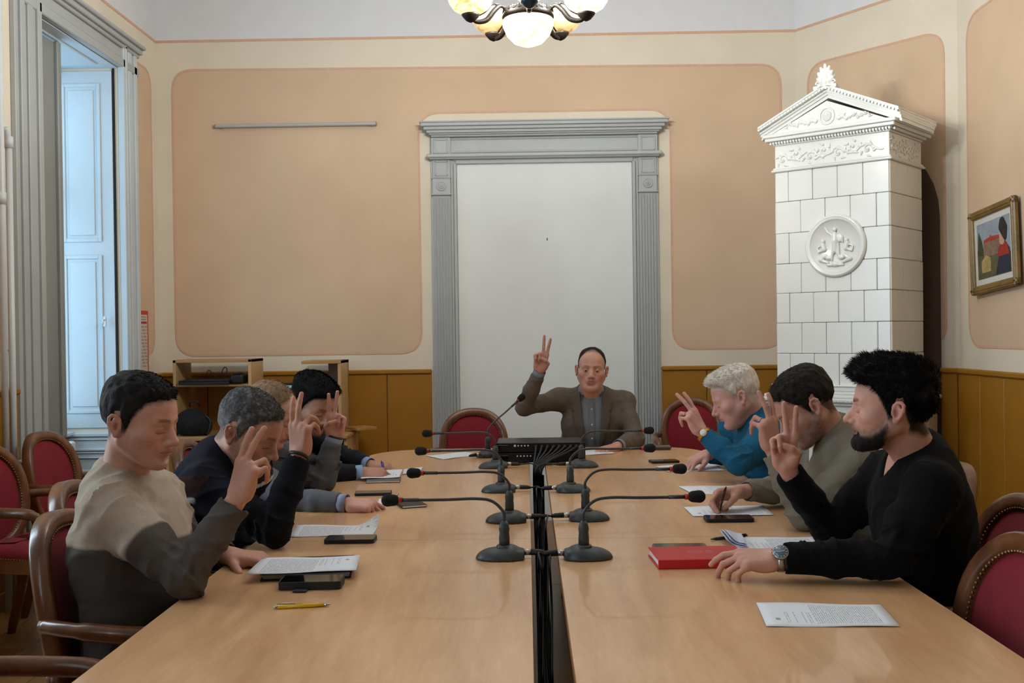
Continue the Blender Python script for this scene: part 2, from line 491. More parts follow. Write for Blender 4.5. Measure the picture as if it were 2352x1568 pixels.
for p, A, B, out, th in ((WL, (XL, YR), (XL, YB + .3), (-1, 0), .5), (WB, (XL, YB), (DA[0] + .3, YB), (0, 1), .3), (WC, DA, DB, _dn, .3), (WRr, (XR, DB[1] + .02), (XR, YR), (1, 0), .3)):
    wall_band('frieze', A, B, ZL, ZC, M_white, p, thick=th, out=out)
    A = np.array(A, float); B = np.array(B, float); e = (B - A) / np.linalg.norm(B - A); n = np.array(out, float)
    c = (A + B) / 2 - n * .001
    MB().box((c[0], c[1], ZL), (np.linalg.norm(B - A), .006, .018), rotz(math.atan2(e[1], e[0]))).build('painted_line', M_line, p)
mb = MB().box((0, (YB + YR) / 2, ZC + .1), (XR - XL + 1.2, YB - YR + 1, .2)); structure(mb.build('ceiling', M_white))

# painted panels: a filled field and its outline, a coat of paint thick
def painted(parent, A, e, n, poly, r):
    """poly in (s,z) on the wall through A along e; n points into the room"""
    A = np.array([A[0], A[1], 0.0]); E = np.array([e[0], e[1], 0.0]); N = np.array([n[0], n[1], 0.0]); Zv = np.array([0, 0, 1.0])
    pl = fillet(poly, r, 8)
    inn = offset_poly(pl, .011)
    MB().prism(pl, A + N * .0005, E, Zv, N, .0015).build('painted_field', M_peach, parent)
    m = MB(); to = lambda q, h: [A + E * a + Zv * b + N * h for a, b in q]
    o2 = offset_poly(pl, -.004)
    m.strip(to(o2, .0005), to(o2, .004)); m.strip(to(o2, .004), to(inn, .004)); m.strip(to(inn, .004), to(inn, .0005))
    m.build('painted_outline', M_line, parent)
painted(WB, (0, YB), (1, 0), (0, -1), [(-2.63, 1.265), (-.785, 1.265), (-.785, 3.052), (1.085, 3.052), (1.085, 1.268), (1.91, 1.268), (1.91, 3.375), (-2.63, 3.41)], .16)
de = (DB - DA) / np.linalg.norm(DB - DA)
painted(WC, DA, de, -_dn, [(.115, 1.28), (1.25, 1.28), (1.25, 3.31), (.115, 3.34)], .16)
painted(WRr, (XR, 0), (0, 1), (-1, 0), [(6.53, 1.28), (6.53, 3.32), (3.2, 3.32), (3.2, 1.28)], .17)
painted(WRr, (XR, 0), (0, 1), (-1, 0), [(2.9, 1.28), (2.9, 3.32), (-2.6, 3.32), (-2.6, 1.28)], .17)
painted(WL, (XL, 0), (0, 1), (1, 0), [(7.30, 1.28), (7.68, 1.28), (7.68, 3.37), (7.30, 3.37)], [0, .14, .14, 0])
painted(WL, (XL, 0), (0, 1), (1, 0), [(4.15, 1.28), (5.42, 1.28), (5.42, 3.37), (4.15, 3.37)], .16)

# dark arched recess painted brown behind the stove
ax = [(0.45, 0.0), (1.21, 0.0)] + [(0.83 + .38 * math.cos(t), 2.12 + .46 * math.sin(t)) for t in np.linspace(0, PI, 14)]
MB().prism(ax, np.array([DA[0], DA[1], 0]) - np.array([*_dn, 0]) * .004, np.array([*de, 0]), (0, 0, 1), np.array([*-_dn, 0]), .004).build('brown_arch', mat('brown_niche_paint', srgb(92, 72, 62), .9, noise=.06), WC)

# wainscot boards, one object each, with a cap rail and a skirting
board_me = {}
def wainscot(parent, A, e, n, segs, w=.318):
    A = np.array(A, float); e = np.array(e, float); n = np.array(n, float); ang = math.atan2(e[1], e[0])
    # front of the board looks along n; local -y of an unrotated board is its front
    for s0, s1 in segs:
        k = max(1, round((s1 - s0) / w)); bw = (s1 - s0) / k
        key = round(bw, 3)
        if key not in board_me:
            m = MB().box((0, 0, .55), (bw - .004, .022, 1.10), bev=.004); me = m.mesh('wainscot_board'); me.materials.append(M_ochre); board_me[key] = me
        for i in range(k):
            c = A + e * (s0 + (i + .5) * bw) + n * .011
            o = link('wainscot_board', board_me[key], None, parent); o.location = (c[0], c[1], 0.012); o.rotation_euler = (0, 0, ang)
        c = A + e * (s0 + s1) / 2 + n * .017
        MB().box((c[0], c[1], 1.128), (s1 - s0, .040, .034), rotz(ang), bev=.008).build('cap_rail', M_ochre, parent)
        MB().box((c[0], c[1], .05), (s1 - s0, .036, .10), rotz(ang), bev=.006).build('skirting', M_ochre, parent)
wainscot(WB, (0, YB), (1, 0), (0, -1), [(-2.73, -.712), (1.0, 2.0)])
wainscot(WC, DA, de, -_dn, [(.01, .45), (1.215, 1.335)])
wainscot(WRr, (XR, 0), (0, 1), (-1, 0), [(4.43, 6.66), (YR + .02, 4.43)])
wainscot(WL, (XL, 0), (0, 1), (1, 0), [(7.40, 7.78), (4.02, 5.56), (.82, 2.13), (YR + .02, -1.07)])

# floor of boards
FL = structure(MB().box((0, (YB + YR) / 2, -.06), (XR - XL + 1.2, YB - YR + 1.0, .09)).build('floor', mat('dark_subfloor', srgb(60, 40, 25), .8)))
M_fl = [wood('parquet_oak_%d' % i, srgb(*a), srgb(*b), .32, (14, 1.2, 14)) for i, (a, b) in enumerate([((122, 84, 46), (160, 116, 70)), ((112, 76, 42), (150, 106, 62)), ((132, 92, 54), (168, 124, 76))])]
pw, plen = .23, 2.2
pme = []
for mm in M_fl:
    me = MB().box((0, 0, 0), (pw - .003, plen - .003, .02), bev=.002).mesh('floor_plank'); me.materials.append(mm); pme.append(me)
for i in range(int((XR - XL) / pw) + 1):
    x = XL + pw * (i + .5)
    if x > XR: break
    for j in range(6):
        y = YR + plen * (j + .5 - (i % 2) * .5)
        if y - plen / 2 > YB: continue
        o = link('floor_plank', random.choice(pme), None, FL); o.location = (x, y, -.005)

# ------------------------------------------------------------------ windows in the left wall
mg = bpy.data.materials.new('window_glass'); mg.use_nodes = True; nt = mg.node_tree; nt.nodes.remove(nt.nodes['Principled BSDF'])
tr = nt.nodes.new('ShaderNodeBsdfTransparent'); gl = nt.nodes.new('ShaderNodeBsdfGlossy'); gl.inputs['Roughness'].default_value = .02
mx = nt.nodes.new('ShaderNodeMixShader'); mx.inputs[0].default_value = .07
nt.links.new(tr.outputs[0], mx.inputs[1]); nt.links.new(gl.outputs[0], mx.inputs[2]); nt.links.new(mx.outputs[0], nt.nodes['Material Output'].inputs[0])
def panel_leaf(mb, o, U, V, N, w, h, splits):
    """raised-panel shutter leaf: o lower corner, U across, V up, N facing"""
    o, U, V, N = (np.array(a, float) for a in (o, U, V, N))
    R = np.stack([U, -N, V], 1)
    mb.box(o + U * w / 2 + V * h / 2 - N * .014, (w, .028, h), R, bev=.003)
    for z0, z1 in splits:
        cx, cz = w / 2 - .02, (z0 + z1) / 2; pw_, ph_ = w - .12, z1 - z0
        for k, (i, d) in enumerate(((0.0, .009), (.022, .014), (.045, .010))):
            # a moulding ring then a fielded centre
            W_, H_ = pw_ - 2 * i, ph_ - 2 * i
            if k < 1:
                t = .024
                for sx in (-1, 1): mb.box(o + U * (cx + sx * (W_ / 2 - t / 2)) + V * cz + N * d / 2, (t, d, H_), R, bev=.003)
                for sz in (-1, 1): mb.box(o + U * cx + V * (cz + sz * (H_ / 2 - t / 2)) + N * d / 2, (W_ - 2 * t, d, t), R, bev=.003)
            elif k == 2:
                mb.box(o + U * cx + V * cz + N * .003, (W_, .008, H_), R, bev=.004)
def casing(parent, a, b, z0, z1):
    """moulded architrave round a window opening on the room face of the left wall"""
    w = .29
    prof = [(0, .045), (.03, .05), (.06, .035), (.10, .042), (.16, .030), (.20, .045), (.25, .030), (.29, .018)]
    for sgn, y0 in ((-1, a), (1, b)):
        m = MB()
        for (u0, d0), (u1, d1) in zip(prof[:-1], prof[1:]):
            m.box((XL + d0 / 2, y0 + sgn * (u0 + u1) / 2, (z1 + .19) / 2), (d0, u1 - u0, z1 + .19), bev=.004)
        m.build('window_casing', M_grey if sgn < 0 else M_shut, parent)  # far side's paler, bluish paint stands in for window light on it
    m = MB()
    hp = [(0, .06, .045), (.06, .13, .032), (.13, .155, .05), (.155, .19, .07), (.19, .215, .09)]
    for h0, h1, d in hp:
        m.box((XL + d / 2, (a + b) / 2, z1 + (h0 + h1) / 2), (d, b - a + 2 * (w if h0 >= .19 else w - .0) + (d - .05), h1 - h0), bev=.006)
    m.build('window_head', M_grey, parent)
M_rad = mat('white_radiator_enamel', srgb(214, 218, 220), .35)
for wi, (a, b) in enumerate(WINDOWS):
    W = bpy.data.objects.new('window_%d' % (wi + 1), None); C.objects.link(W); W['kind'] = 'structure'; W.location = (0, 0, 0)
    casing(W, a, b, W_Z0, W_Z1)
    m = MB(); xg = -3.21
    for y in (a + .035, (a + b) / 2, b - .035): m.box((xg, y, (W_Z0 + W_Z1) / 2), (.06, .07, W_Z1 - W_Z0), bev=.006)
    for z in (W_Z0 + .04, W_Z0 + 1.62, W_Z1 - .04): m.box((xg, (a + b) / 2, z), (.062, b - a, .08), bev=.006)
    m.build('window_sash', M_shut, W)
    MB().box((xg, (a + b) / 2, (W_Z0 + W_Z1) / 2), (.006, b - a - .02, W_Z1 - W_Z0 - .02)).build('window_pane', mg, W)
    MB().box((-3.16, (a + b) / 2, W_Z0 - .015), (.18, b - a - .03, .03), bev=.008).build('window_sill', M_shut, W)
    # soffit with a sunk panel
    m = MB().box((-2.98, (a + b) / 2, W_Z1 + .008), (.46, b - a, .03))
    m.box((-2.98, (a + b) / 2, W_Z1 - .012), (.30, b - a - .25, .012), bev=.004); m.build('window_soffit', M_shut, W)
    # far reveal: shutter leaf folded into the box, near leaf standing parallel to the wall
    m = MB(); panel_leaf(m, (-3.17, b - .012, W_Z0 + .02), (1, 0, 0), (0, 0, 1), (0, -1, 0), .385, W_Z1 - W_Z0 - .045, [(.10, 1.17), (1.26, 2.33)])
    m.build('shutter_leaf', M_shut, W)
    MB().box((-2.775, b - .006, (W_Z0 + W_Z1) / 2), (.012, .012, W_Z1 - W_Z0 - .02)).build('shutter_gap', M_dark, W)
    h = MB(); h.box((-2.84, b - .05, 1.52), (.022, .012, .07), bev=.004); h.tube([(-2.84, b - .055, 1.53), (-2.84, b - .085, 1.53), (-2.84, b - .09, 1.50)], .006)
    h.build('shutter_latch', mat('white_latch', srgb(225, 228, 230), .3), W)
    m = MB(); panel_leaf(m, (-2.845, a + .004, W_Z0 + .02), (0, 1, 0), (0, 0, 1), (1, 0, 0), .50, W_Z1 - W_Z0 - .05, [])
    m.box((-2.836, a + .475, (W_Z0 + W_Z1) / 2), (.03, .05, W_Z1 - W_Z0 - .05), bev=.008)
    m.box((-2.838, a + .035, 2.72), (.012, .05, .11), bev=.002); m.box((-2.838, a + .035, 1.15), (.012, .05, .11), bev=.002)
    m.build('near_shutter_leaf', M_grey_shaded, W)
    # parapet under the glass and the lower part of the far reveal
    MB().box((-3.19, (a + b) / 2, W_Z0 / 2 - .016), (.12, b - a, W_Z0 - .034)).build('window_parapet', M_shut, W)
    m = MB().box((-2.98, b - .010, .385), (.385, .02, .77)); 
    for z, h_, d_ in ((.755, .022, .016), (.725, .012, .010), (.655, .016, .016), (.635, .012, .010), (.60, .008, .014)): m.box((-2.98, b - .02 - d_ / 2, z), (.385, d_, h_), bev=.003)
    m.box((-2.99, b - .024, .30), (.26, .010, .44), bev=.004)
    m.build('lower_reveal_panel', M_shut, W)
    if wi == 0:
        r = thing('radiator', 'white ribbed radiator under the tall shuttered window', 'radiator', (-3.055, (a + b) / 2 + .07, 0))
        rm = MB().box((0, 0, .41), (.07, .74, .58), bev=.01); me = rm.mesh('radiator_body')
        link('radiator_body', me, M_rad, r)
        for k in range(11):
            MB().box((.028, -.35 + .07 * k, .41), (.05, .045, .64), bev=.014).build('radiator_fin', M_rad, r)
        MB().tube([(0, -.37, .66), (0, -.43, .66), (0, -.45, .64), (0, -.45, 0)], .012).build('radiator_pipe', M_rad, r)
        MB().lathe([(.02, 0), (.026, .01), (.026, .05), (.02, .06)], 14, (0, -.42, .66), rotx(PI / 2)).build('radiator_valve', M_rad, r)

# ------------------------------------------------------------------ walled-up door with its surround
D = bpy.data.objects.new('door_1', None); C.objects.link(D); D['kind'] = 'structure'; D.location = (.146, YB, 0)
yb = 0.0
m = MB().box((0, -.008, 1.335), (1.30, .012, 2.67)); m.build('door_panel', M_pane, D)
MB().box((.015, -.0155, 2.07 + .03), (.006, .004, .02), rotz(0)).build('nail_mark', M_dark, D)
for sgn in (-1, 1):
    xo = sgn * .843; xi = sgn * .652
    m = MB().box(((xo + xi) / 2, -.012, 1.36), (abs(xo - xi), .024, 2.72)); m.box((sgn * .664, -.022, 1.335), (.022, .040, 2.67), bev=.005); m.box((sgn * .688, -.016, 1.335), (.018, .030, 2.67), bev=.004)
    m.build('door_jamb_casing', M_grey, D)
    px = sgn * .765
    m = MB().box((px, -.026, 1.22), (.128, .012, 2.44))
    for k in range(6): m.box((px - .0525 + .021 * k, -.035, 1.30), (.013, .014, 2.24), bev=.005)
    m.box((px, -.034, .09), (.15, .04, .18), bev=.006)
    m.build('fluted_pilaster', M_grey, D)
    m = MB().box((px, -.033, 2.503), (.135, .026, .115), bev=.003); m.box((px, -.036, 2.442), (.15, .034, .014), bev=.004); m.box((px, -.036, 2.562), (.15, .034, .008), bev=.003)
    m.build('rosette_block', M_grey, D)
    m = MB().lathe([(.036, 0), (.036, .006), (.030, .008), (.027, .003), (.021, .003), (.020, .009), (.014, .009), (.011, .004), (.008, .012), (.001, .014)], 24, (px, -.046, 2.503), rotx(PI / 2)); m.build('rosette', M_grey, D)
    m = MB().box((px, -.028, 2.635), (.13, .018, .135), bev=.003)
    for dx, dz, w_, h_ in ((-.045, 0, .012, .11), (.045, 0, .012, .11), (0, .05, .10, .012), (0, -.05, .10, .012)): m.box((px + dx, -.038, 2.635 + dz), (w_, .010, h_), bev=.003)
    m.build('pilaster_panel', M_grey, D)
    m = MB().box((px, -.04, 2.795), (.145, .05, .13), bev=.004)
    for dx, dz, w_, h_ in ((-.05, 0, .012, .105), (.05, 0, .012, .105), (0, .048, .11, .012), (0, -.048, .11, .012)): m.box((px + dx, -.068, 2.795 + dz), (w_, .010, h_), bev=.003)
    m.build('entablature_block', M_grey, D)
m = MB().box((0, -.02, 2.683), (1.32, .034, .036), bev=.006); m.box((0, -.026, 2.697), (1.36, .03, .012), bev=.004); m.build('lintel_trim', M_grey, D)
m = MB().box((0, -.05, 2.722), (1.74, .09, .030), bev=.008); m.box((0, -.04, 2.704), (1.70, .07, .012), bev=.004); m.build('architrave_moulding', M_grey, D)
m = MB().box((0, -.022, 2.80), (1.40, .034, .125)); m.box((0, -.044, 2.752), (1.40, .012, .014), bev=.004); m.box((0, -.044, 2.850), (1.40, .012, .014), bev=.004); m.build('frieze_board', M_grey, D)
m = MB()
for z, d, h_ in ((2.868, .085, .014), (2.880, .10, .012), (2.896, .115, .022), (2.918, .135, .024), (2.942, .155, .026), (2.958, .165, .012)):
    m.box((0, -d / 2, z), (1.66 + 2 * (d - .08), d, h_), bev=.004)
m.build('cornice', M_grey, D)

# ------------------------------------------------------------------ tiled stove
M_tile = mat('white_glazed_tile', srgb(236, 236, 231), .22, noise=.025, nscale=5, bump=.02, bscale=14, coat=.3)
M_tile_shaded = mat('shaded_side_tile', srgb(232, 230, 222), .25, noise=.03, nscale=5, bump=.02, bscale=14, coat=.3)  # white tile made creamier: dimmer light on the side faces put into the colour
M_grout = mat('dark_grout', srgb(120, 112, 100), .9)
ST = thing('tiled_stove', 'tall white tiled stove with a pediment and round relief in the corner', 'stove', (2.073, 6.743, 0), math.radians(-40))
SW, SD = .74, .53
MB().box((0, 0, 1.25), (SW - .02, SD - .02, 2.4)).build('stove_core', M_grout, ST)
tile_me = {}
def tile(w, h, m):
    k = (round(w, 3), round(h, 3), m.name)
    if k not in tile_me:
        me = MB().box((0, 0, 0), (w - .0022, .016, h - .0022), bev=.0035).mesh('tile'); me.materials.append(m); tile_me[k] = me
    return tile_me[k]
def tiles(face, rows, width, tw, m, off):
    for r in range(len(rows) - 1):
        z1, z0 = rows[r], rows[r + 1]; x = -width / 2; first = tw * (.55 if (r % 2 == off) else 1.05)
        xs = [x]; c = x + first
        while c < width / 2 - .03: xs.append(c); c += tw
        xs.append(width / 2)
        for a, b in zip(xs[:-1], xs[1:]):
            o = link('stove_tile', tile(b - a, z0 - z1 if z0 > z1 else z1 - z0, m), None, ST)
            j = (random.random() - .5) * .003; u = (a + b) / 2; zc = (z0 + z1) / 2
            o.rotation_euler = ((random.random() - .5) * .008, 0, face + (random.random() - .5) * .008)
            R_ = rotz(face); hd = {0: SD / 2, 1: SW / 2}[0 if abs(math.sin(face)) < .5 else 1]
            p = R_ @ np.array([u, -hd + .008 - .006 + j, zc]); o.location = p
rows = [2.415, 2.222, 2.02, 1.825, 1.636, 1.445, 1.25, 1.05]
tiles(0, rows, SW, .163, M_tile, 0); tiles(PI / 2, rows, SD, .18, M_tile_shaded, 0); tiles(-PI / 2, rows, SD, .18, M_tile_shaded, 1)
# base, wider
BW, BD = .84, .68
MB().box((0, .02, .48), (BW - .02, BD - .02, .96)).build('stove_base_core', M_grout, ST)
rows2 = [.93, .735, .54, .345, .15]
def base_tiles(face, width, hd, m, off):
    for r in range(len(rows2) - 1):
        z1, z0 = rows2[r], rows2[r + 1]; xs = [-width / 2]; c = -width / 2 + (.1 if r % 2 == off else .17)
        while c < width / 2 - .03: xs.append(c); c += .17
        xs.append(width / 2)
        for a, b in zip(xs[:-1], xs[1:]):
            o = link('stove_tile', tile(b - a, z1 - z0, m), None, ST); p = rotz(face) @ np.array([(a + b) / 2, -hd + .002, (z0 + z1) / 2]); p[1] += .02
            o.location = p; o.rotation_euler = (0, 0, face)
base_tiles(0, BW, BD / 2, M_tile, 0); base_tiles(PI / 2, BD, BW / 2, M_tile_shaded, 1); base_tiles(-PI / 2, BD, BW / 2, M_tile_shaded, 0)
MB().box((0, .02, .075), (BW + .03, BD + .03, .15), bev=.01).build('plinth', M_tile, ST)
m = MB()
for z, ex, h_ in ((.94, .012, .022), (.962, .03, .026), (.985, .012, .022), (1.005, -.01, .02), (1.03, -.028, .03), (1.05, -.022, .012)):
    m.box((0, .01, z), (BW + 2 * ex, BD + 2 * ex, h_), bev=.006)
m.build('base_moulding', M_tile, ST)
m = MB()
for k in range(34): m.box((-.40 + .8 * k / 33, -BD / 2 - .018, .962), (.014, .014, .018), bev=.004)
m.build('egg_moulding', M_tile, ST)
# frieze
m = MB().box((0, 0, 2.502), (SW + .004, SD + .004, .165), bev=.003); m.box((0, 0, 2.422), (SW + .045, SD + .045, .016), bev=.006); m.box((0, 0, 2.436), (SW + .025, SD + .025, .014), bev=.005)
m.build('frieze', M_tile, ST)
for face, wd, hd in ((0, SW, SD / 2), (PI / 2, SD, SW / 2)):
    s = SDF(); R_ = rotz(face); nb_ = 5 if face == 0 else 3
    def loc(u, z, d): return R_ @ np.array([u, -hd - d, z])
    rs = random.Random(3)
    us = np.linspace(-wd / 2 + .035, wd / 2 - .035, 60 if face == 0 else 40); wl = .185
    st_ = [loc(u, 2.505 + .022 * math.sin(u * 2 * PI / wl), .003) for u in us]
    for a, b in zip(st_[:-1], st_[1:]): s.cone(a, b, .0058, .0058, .003)
    u0 = -wd / 2 + .055; i = 0
    while u0 < wd / 2 - .04:
        sg = 1 if math.sin(u0 * 2 * PI / wl) > 0 else -1; zc_ = 2.505 - sg * .014
        sp = [loc(u0 + .034 * (1 - t) * math.cos(sg * t * 7.5), zc_ + .034 * (1 - t) * math.sin(sg * t * 7.5), .004) for t in np.linspace(0, .9, 12)]
        for a, b in zip(sp[:-1], sp[1:]): s.cone(a, b, .0052, .0045, .003)
        s.ell(loc(u0, zc_, .006), (.009, .009, .009), .004)
        for q in range(5):
            an = q * 1.26 + i; c0 = loc(u0 + .040 * math.cos(an), zc_ + .036 * math.sin(an), .004); c1 = loc(u0 + .058 * math.cos(an + .35), max(2.445, min(2.565, zc_ + .052 * math.sin(an + .35))), .005); s.cone(c0, c1, .0085, .0035, .004)
        u0 += wl / 2; i += 1
    v, q = surface(s, .0042); link('frieze_relief', mesh_np('frieze_relief', v, q), M_tile, ST)
# cornice with a raking pediment
m = MB()
for z, ex, h_ in ((2.592, .010, .014), (2.606, .022, .014), (2.622, .050, .022), (2.644, .062, .022)):
    m.box((0, 0, z), (SW + 2 * ex, SD + 2 * ex, h_), bev=.004)
m.build('cornice', M_tile, ST)
m = MB()
for k in range(40): m.box((-.385 + .77 * k / 39, -SD / 2 - .030, 2.600), (.010, .012, .014))
for k in range(28): m.box((SW / 2 + .030, -.26 + .52 * k / 27, 2.600), (.012, .010, .014))
m.build('dentil_band', M_tile, ST)
hw, z0p, zap = SW / 2 + .085, 2.655, 2.862
m = MB(); yF = -SD / 2 - .040
m.prism([(-hw + .08, z0p), (hw - .08, z0p), (0, zap - .045)], (0, yF, 0), (1, 0, 0), (0, 0, 1), (0, 1, 0), SD + .05); m.build('tympanum', M_tile, ST)
for sgn in (-1, 1):
    m = MB(); L_ = math.hypot(hw, zap - z0p); an = math.atan2(zap - z0p, hw)
    for off_, d, t_ in ((0.0, .018, .022), (.020, .032, .016), (.036, .046, .016), (.052, .066, .018), (.068, .075, .010)):
        ux, uz = math.cos(an), math.sin(an)
        a = np.array([-hw, z0p - .025 + off_]); b = np.array([0, zap - .025 + off_])
        n_ = np.array([-uz, ux]); poly = [tuple(a), tuple(b), (0, b[1] + t_ / ux), (a[0] + 0, a[1] + t_ / ux)]
        if sgn > 0: poly = [(-x, z) for x, z in poly][::-1]
        m.prism(poly, (0, -SD / 2 - d, 0), (1, 0, 0), (0, 0, 1), (0, 1, 0), SD + 2 * d - .02)
    m.build('raking_cornice', M_tile, ST)
    m = MB()
    for k in range(22):
        t = (k + .5) / 22; m.box((sgn * hw * (1 - t), -SD / 2 - .070, z0p + .030 + (zap - z0p) * t), (.014, .02, .012), roty(sgn * an))
    m.build('leaf_edge', M_tile, ST)
s = SDF(); yF2 = -SD / 2 - .043
ringp = [np.array([.046 * math.cos(t), yF2, 2.722 + .050 * math.sin(t)]) for t in np.linspace(0, 2 * PI, 21)]
for a, b in zip(ringp[:-1], ringp[1:]): s.cone(a, b, .006, .006, .003)
s.ell((0, yF2, 2.722), (.030, .012, .034), .008); s.ell((0, yF2 - .006, 2.728), (.014, .012, .016), .006)
for sgn in (-1, 1):
    for k in range(9):
        u = sgn * (.075 + .024 * k); zz = 2.690 + .010 * math.sin(k * 2.1); r_ = .014 - .0009 * k
        s.ell((u, yF2, zz + .012), (r_ * 1.2, .010, r_), .006); s.cone((u, yF2, zz), (u + sgn * .02, yF2, zz + .03 - .003 * k), .006, .003, .004)
v, q = surface(s, .0042); link('pediment_relief', mesh_np('pediment_relief', v, q), M_tile, ST)
# palmette
s = SDF(); yA = -SD / 2 - .045; za = 2.892
s.rbox((0, yA, za + .006), (.076, .030, .012), .004, 0)
for k in range(7):
    t = (k - 3) / 3.0; an = t * 1.0; L_ = .124 - .044 * abs(t) ** 1.4
    tip = np.array([math.sin(an) * L_ * .72, yA - .014, za + .018 + math.cos(an) * L_])
    mid = np.array([math.sin(an) * L_ * .45, yA - .010, za + .018 + math.cos(an) * L_ * .62])
    s.cone((math.sin(an) * .012, yA, za + .02), mid, .010, .017, .003); s.cone(mid, tip, .017, .010, .003)
s.ell((0, yA + .004, za + .065), (.056, .012, .062), .01); s.ell((0, yA - .014, za + .038), (.012, .012, .018), .004)
for sg in (-1, 1):
    sp = [np.array([sg * (.046 + .018 * math.cos(t) * (1 - t / 9)), yA - .012, za + .032 + .018 * math.sin(t) * (1 - t / 9)]) for t in np.linspace(0, 6, 12)]
    for a, b in zip(sp[:-1], sp[1:]): s.cone(a, b, .005, .005, .003)
v, q = surface(s, .0036); link('palmette', mesh_np('palmette', v, q), M_tile, ST)
# medallion
mc = np.array([.033, -SD / 2 - .006, 1.92]); RX = rotx(PI / 2)
MB().lathe([(.195, -.004), (.196, .012), (.188, .024), (.178, .026), (.172, .020), (.166, .024), (.160, .016), (.156, .008), (.002, .008)], 56, mc, RX).build('medallion', M_tile, ST)
s = SDF()
def mp(u, z, d=.006): return np.array([mc[0] + u, mc[1] - .008 - d, mc[2] + z])
def fig(pts, rs):
    for (a, b), (r1, r2) in zip(zip(pts[:-1], pts[1:]), zip(rs[:-1], rs[1:])): s.cone(mp(*a), mp(*b), r1, r2, .005)
fig([(0, .065), (0, .03), (.0, -.03)], [.018, .022, .016]); s.ell(mp(0, .098, .010), (.013, .012, .015), .004)
fig([(-.012, .058), (-.045, .085), (-.065, .118)], [.008, .007, .004]); fig([(.012, .058), (.045, .048), (.05, .02)], [.008, .007, .006]); s.ell(mp(.03, .045, .008), (.022, .008, .026), .006)
fig([(-.006, -.03), (-.03, -.075)], [.013, .007]); fig([(.008, -.03), (.03, -.075)], [.013, .007]); fig([(.02, .01), (.022, -.05)], [.008, .010])
for sg in (-1, 1):
    s.ell(mp(sg * .075, .030, .010), (.012, .011, .013), .004); fig([(sg * .078, .012), (sg * .07, -.02)], [.014, .015]); fig([(sg * .07, -.02), (sg * .105, -.035), (sg * .115, -.012)], [.011, .008, .005])
    fig([(sg * .074, .008), (sg * .11, -.005)], [.007, .005]); fig([(sg * .06, -.06), (sg * .095, -.085), (sg * .045, -.105)], [.012, .012, .008]); s.ell(mp(sg * .04, -.075, .006), (.022, .012, .014), .006)
s.ell(mp(0, -.115, .006), (.022, .014, .016), .005); fig([(-.05, -.12), (.05, -.12)], [.007, .007]); fig([(-.015, .01), (-.02, -.09)], [.006, .006])
v, q = surface(s, .0042); link('medallion_relief', mesh_np('medallion_relief', v, q), M_tile, ST)
# ------------------------------------------------------------------ conference tables
TT = .75
M_top = wood('beech_laminate', srgb(199, 149, 103), srgb(226, 179, 131), .30, (9, 1.1, 9), 3.0, coat=.25, nscale=1.5, spec=.5)
M_edge = wood('beech_edge', srgb(150, 100, 60), srgb(180, 128, 82), .4, (9, 1.1, 9))
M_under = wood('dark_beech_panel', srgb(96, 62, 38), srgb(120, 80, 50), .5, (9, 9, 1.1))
def table(label, poly, r, inner_x, ys):
    xs = [p[0] for p in poly]; yy = [p[1] for p in poly]; cx, cy = (min(xs) + max(xs)) / 2, (min(yy) + max(yy)) / 2
    t = thing('conference_table', label, 'table', (cx, cy, 0), 0, 'conference table sections')
    pl = fillet([(a - cx, b - cy) for a, b in poly], r, 10)
    MB().prism(pl, (0, 0, TT - .026), (1, 0, 0), (0, 1, 0), (0, 0, 1), .026).build('table_top', M_top, t)
    pe = offset_poly(pl, -.0015)
    m = MB(); to = lambda q, z: [np.array([a, b, z]) for a, b in q]
    m.strip(to(pe, TT - .0265), to(pe, TT - .0015)); m.strip(to(pe, TT - .0015), to(pl, TT - .0002)); m.build('edge_band', M_edge, t)
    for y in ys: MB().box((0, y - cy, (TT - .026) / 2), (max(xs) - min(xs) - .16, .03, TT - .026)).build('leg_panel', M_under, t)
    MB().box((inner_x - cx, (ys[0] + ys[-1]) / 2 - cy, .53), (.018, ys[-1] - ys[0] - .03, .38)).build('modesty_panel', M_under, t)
    return t
LX0, LX1, RX0, RX1, YS, YE, YN = -.872, .004, .084, .966, 3.31, 5.95, 1.05
table('near beech table with the yellow pen lying on it', [(LX0, YN), (LX1, YN), (LX1, YS - .001), (LX0, YS - .001)], 0, -.05, (1.25, 3.15))
table('near beech table with the red book lying on it', [(RX0, YN), (RX1, YN), (RX1, YS - .001), (RX0, YS - .001)], 0, .14, (1.25, 3.15))
table('round-cornered far beech table under the hand writing with a blue pen', [(LX0, YS + .001), (LX1, YS + .001), (LX1, YE), (LX0, YE)], [0, 0, 0, .42], -.05, (3.45, 5.5))
table('round-cornered far beech table in front of the men in blue and grey sweaters', [(RX0, YS + .001), (RX1, YS + .001), (RX1, YE), (RX0, YE)], [0, 0, .42, 0], .14, (3.45, 5.5))

